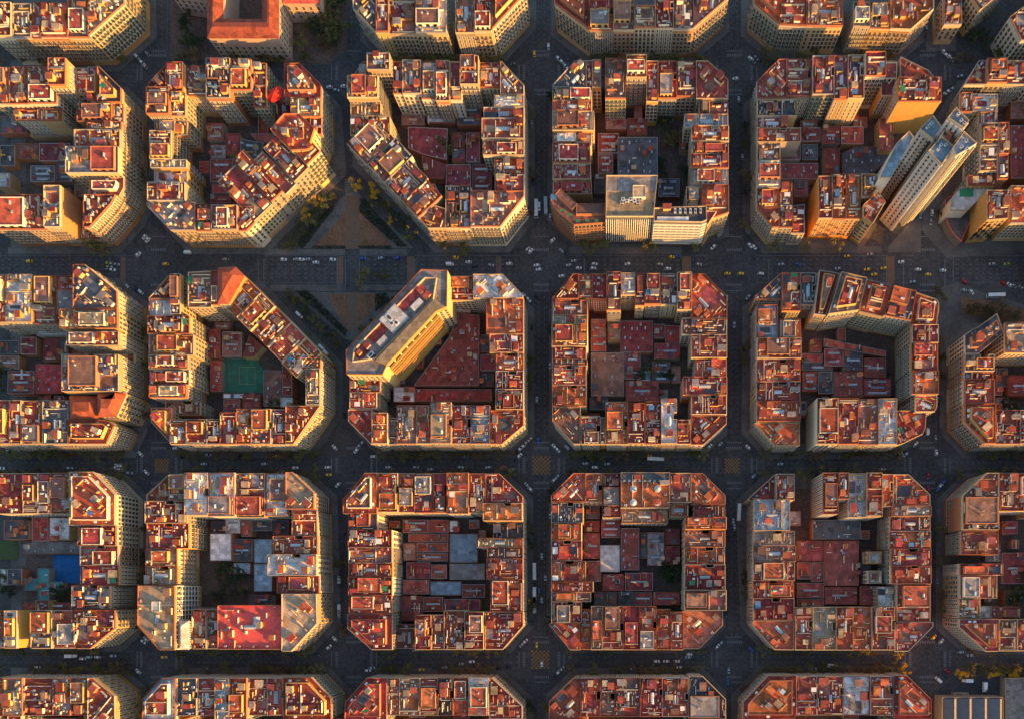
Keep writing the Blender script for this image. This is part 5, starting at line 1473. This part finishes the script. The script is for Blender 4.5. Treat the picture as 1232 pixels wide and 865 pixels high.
CARS = '''
341.7,313wh 357,313sh 363,313wh 372,313sh 380.5,316.5wh 400.5,313wh 437,312bh 459,311.5sh 478,311.5bh 564,316wh 590.5,320sh 613,318wh 571,321dh 646,320wh 648.5,325wh 665,290wu 691,315sh 696,323.5wh 685,320sh 715,318.5wh 713.5,323.5wh 755.5,318.5wh 793.5,319sh 803.5,324wh 815,309bh 676,333wh 840.5,319sh 915,330wh
858,298wu 902,296wd 907,298wd 900,281sd 676,303sd 681,306dd 635,301su 638.5,303wu 631,356sd 636,361wd 646,358dd 883,391sv 900,358su 940,319sh 959,319bh 1008,324sh 1046.5,307sh 1084,316wh 1104,325wh 1098,340sh 1134,326wh 1193,318.5sh 1211,318.5gh 1160,340rd 1159,350sh 1168,352wd 1206.5,342rd 1214,343.5wd 1219,345sd 1228,347sd 1121,257wv 1119,268sv
175,286wu 178.5,289.5wu 167,307wu 163,348dd 170,352wd 155,346sd 130,318.5gv 135,319sv 131,325ch 136,325.5wh 141,319sh 272,313sh
10,539.5wv 170,546wd 140,561.5wv 143.5,561.5wv 147,561.5wv 85,563sh 3,563wh 177,568wd 212,539wh 251,547sh 246,558sh 319,558sh 355.5,562.5wh 395,562wh 385.5,571dh 403,538wd 407,583wu 429,542wu 432,537su 436,533su 468,562sh 500.5,562sh 554,562sh 605.5,561.5rh 588,562sh 450,549wh
731,558sh 716,562wh 705,557.5sh 646,481sv 648,529.5bv 626,539.5wu 630,536wu 633.5,532su 625,548wu 638.5,528su 622,543du 667,537wd 671,541wd 667,577wu 671,573su 638,588wd 634,583sd 866,534.5su 853.5,537wu 900,538wd 906,573su 882,627sv 883.5,634sv 939,558sh 1083,547su 1089,546.5su 1101,534wu 1125,527sv 1126,544.5wv 1116,572rv 1116,588rv 1128,588bu 1131,584wu 1134,580bu
100,792wh 108,790sh 118,790wh 137,788.5sh 173,771wd 176.5,768wd 167,807wd 403,768wd 396,778wu 443,806wh 448,803sh 567.5,795.5wh 649,709bv 652,669sv 652,721sv 632,771wu 628,775su 652,798wv 672,808wu 676,804su 668,812du 790,795wh 801.5,795wh 814,795wh 828,790sh 829,786.5wh 863,777wu 867,773su 904,781bd 875.5,821bv 876.5,806sv 1132,771wu 1139,807rd 1137,812dd
397,106wh 414,105wh 405,110sh 395,117sd 660,57wv 672,72wd 675,75wd 677.5,78sd 680.5,81wd 885,96wh 903,72wd 906,75sd 909,71sd 1135,64wd 1140.5,69wd 1144,73sd 1134,115su 1139,112wu 1144,109su 1114,36sv 165,69wd 168.5,73sd 172,77wd 175,81sd 178,66sd
640,150sv 662,170dv 641,220dv 662,262sv 871,150dv 893,190sv 872,230dv 894,420dv 872,460sv 640,395dv 662,440sv 641,640dv 662,620sv 640,750dv 894,700dv 873,740dv 182,120dv 200,160sv 181,230dv 180,420dv 200,470dv 181,640dv 182,700sv 415,640dv 437,690sv 415,500dv 1105,440dv 1127,480sv 1106,640dv 1127,700sv 60,548dh 220,571sh 290,549dh 520,571dh 560,549sh 760,571dh 840,549sh 980,571dh 1010,549sh 1180,571dh 60,782dh 250,804sh 300,782dh 500,782sh 600,804dh 720,782dh 760,804sh 930,782dh 980,804sh 1040,782dh 50,100dh 560,78sh 770,99dh 960,77sh 570.2,82.8wh 1058.5,78.8ch 618.4,78.8ch 680.7,78.8ch 1154.9,93.2sh 72.1,97.2dh 946.8,93.2dh 258.0,97.2ch 1086.4,82.8sh 489.8,82.8dh 251.4,78.8ch 76.3,93.2ch 296.4,550.3dh 156.7,568.7sh 1089.9,568.7dh 616.0,564.7sh 518.3,564.7sh 782.8,550.3sh 218.8,550.3dh 336.7,568.7wh 706.1,550.3dh 1061.1,564.7sh 620.9,554.3dh 1059.5,550.3ch 556.1,798.2sh 1203.1,783.8ch 977.2,787.8dh 534.6,802.2sh 547.3,787.8dh 381.7,787.8dh 76.7,798.2ch 611.8,802.2dh 524.3,802.2dh 1176.5,798.2ch 1166.6,787.8sh 817.7,802.2wh 45.5,802.2wh 1155.3,783.8sh 24.4,783.8ch 186.0,422.3dv 186.0,753.5cv 196.0,614.2wv 196.0,711.6sv 181.8,135.9dv 196.0,244.8sv 431.0,604.1wv 431.0,607.5sv 642.3,713.7sv 656.5,653.1dv 656.5,694.3sv 642.3,214.2dv 642.3,463.1cv 656.5,244.1sv 874.3,214.4sv 874.3,227.4dv 878.5,128.4dv 874.3,435.9dv 888.5,120.9sv 874.3,358.8sv 1106.8,738.7cv 1121.0,406.9dv 1106.8,260.3sv 1111.0,644.7cv 1121.0,429.4sv 1111.0,217.7sv'''
CC = dict(w='white', s='silver', d='dark', b='blue', r='red', g='green', c='grey')
for t in CARS.split():
    x, y = t[:-2].split(','); vehicle(float(x), float(y), CC[t[-2]], t[-1])
for x, y, o in ((548.5, 310.5, 'h'), (808, 310, 'h'), (875, 330, 'h'), (891, 330, 'h'), (1019, 309, 'h'), (1043, 325, 'h'), (1063, 323.5, 'h'), (1051.5, 331, 'h'), (1116, 331, 'h'), (36, 315, 'h'), (200, 318.5, 'h'), (333, 548, 'h'), (395.5, 571, 'h'), (780.5, 547.5, 'h'), (198, 790, 'h'), (507, 805, 'h'), (637, 723, 'v'), (1123, 766, 'u'), (643, 66, 'v'), (646, 776, 'v')):
    vehicle(x, y, 'yellow', o, 'taxi')
for x, y, c, o in ((541.7, 319, 'white', 'h'), (866, 283, 'silver', 'u'), (682, 538, 'silver', 'd'), (1115, 519, 'white', 'v'), (409, 697, 'white', 'v'), (409, 731, 'white', 'v'), (409, 739, 'silver', 'v'), (1128, 817, 'white', 'd'), (226, 305, 'white', 'h'), (387, 418, 'white', 'd'), (392, 424, 'white', 'd'), (361, 380, 'white', 'd'), (648.7, 250, 'white', 'v')): vehicle(x, y, c, o, 'van')
for x, y, c, o in ((1196.5, 357, 'white', 'h'), (788.5, 552.5, 'white', 'h'), (888.5, 616, 'white', 'v'), (643.5, 687, 'white', 'v'), (643.5, 716, 'white', 'v'), (643.5, 727, 'silver', 'v'), (645.5, 253, 'white', 'v'), (657, 250, 'silver', 'v')): vehicle(x, y, c, o, 'bus')
for x, y, o in ((88, 788.5, 'h'), (1000.5, 800, 'h'), (1162, 818, 'h'), (1183, 826, 'v')): vehicle(x, y, 'white', o, 'truck')
items = []
def nearest_block(px, py):
    p = Vector(G(px, py)); return min(OUTLINES, key=lambda k: edge_dist(p, k['out']))
for t, px, py, col, ori, kind in VEH:
    blk = nearest_block(px, py); c = centroid(blk['out']); p = G(px, py); dx, dy = p[0] - c[0], p[1] - c[1]
    side = ('above' if dy > 0 else 'below') if abs(dy) >= abs(dx) else ('right of' if dx > 0 else 'left of')
    w = '' if kind == 'taxi' else col + ' '
    if kind == 'taxi': w = 'yellow '
    if ori in 'ud' and kind == 'car': lab = f'{w}car parked slantwise at {"upper" if dy > 0 else "lower"} {"right" if dx > 0 else "left"} of {blk["name"]}'
    else: lab = f'{w}{kind} on the street {side} {blk["name"]}'
    items.append((t, lab, *p))
uniq(items, '')
SUN_EL, SUN_AZ, SUN_E, SUN_C = 10, 121, 5.0, (1.0, .49, .10)
SKY_S, EXPO = .13, 1.28
g = MB(); g.box(-2500, 2500, -2500, 2500, -1, 0, 0, bottom=False); struct('ground', g.mesh('ground', [ASPH]))
# ---------------------------------------------------------------- camera, sun, sky
cam = bpy.data.cameras.new('camera'); co = bpy.data.objects.new('camera', cam); COL.objects.link(co)
co.location = (0, 0, H); co.rotation_euler = (0, 0, 0)
cam.sensor_width = 36; cam.lens = 36 * S * H / 1232; cam.shift_x = (616 - X0) / 1232; cam.shift_y = (Y0 - 432.5) / 1232
cam.clip_start = 1; cam.clip_end = 6000; SC.camera = co
EL, AZ = math.radians(SUN_EL), math.radians(SUN_AZ)          # azimuth clockwise from +y
sd = Vector((math.sin(AZ) * math.cos(EL), math.cos(AZ) * math.cos(EL), math.sin(EL)))
ld = bpy.data.lights.new('sun', 'SUN'); ld.energy = SUN_E; ld.angle = math.radians(.5); ld.color = SUN_C
lo = bpy.data.objects.new('sun', ld); COL.objects.link(lo); lo.rotation_euler = sd.to_track_quat('Z', 'Y').to_euler(); lo.location = (200, -200, 300)
w = bpy.data.worlds.new('World'); SC.world = w; w.use_nodes = True; nt = w.node_tree
sky = nt.nodes.new('ShaderNodeTexSky'); sky.sky_type = 'NISHITA'; sky.sun_disc = False; sky.sun_elevation = EL; sky.sun_rotation = AZ
nt.links.new(sky.outputs[0], nt.nodes['Background'].inputs[0]); nt.nodes['Background'].inputs[1].default_value = SKY_S
SC.view_settings.view_transform = 'Standard'; SC.view_settings.look = 'None'; SC.view_settings.exposure = EXPO; SC.view_settings.gamma = 1
SC.render.engine = 'CYCLES'
SC.cycles.max_bounces = 4; SC.cycles.diffuse_bounces = 3; SC.cycles.glossy_bounces = 2; SC.cycles.use_denoising = True
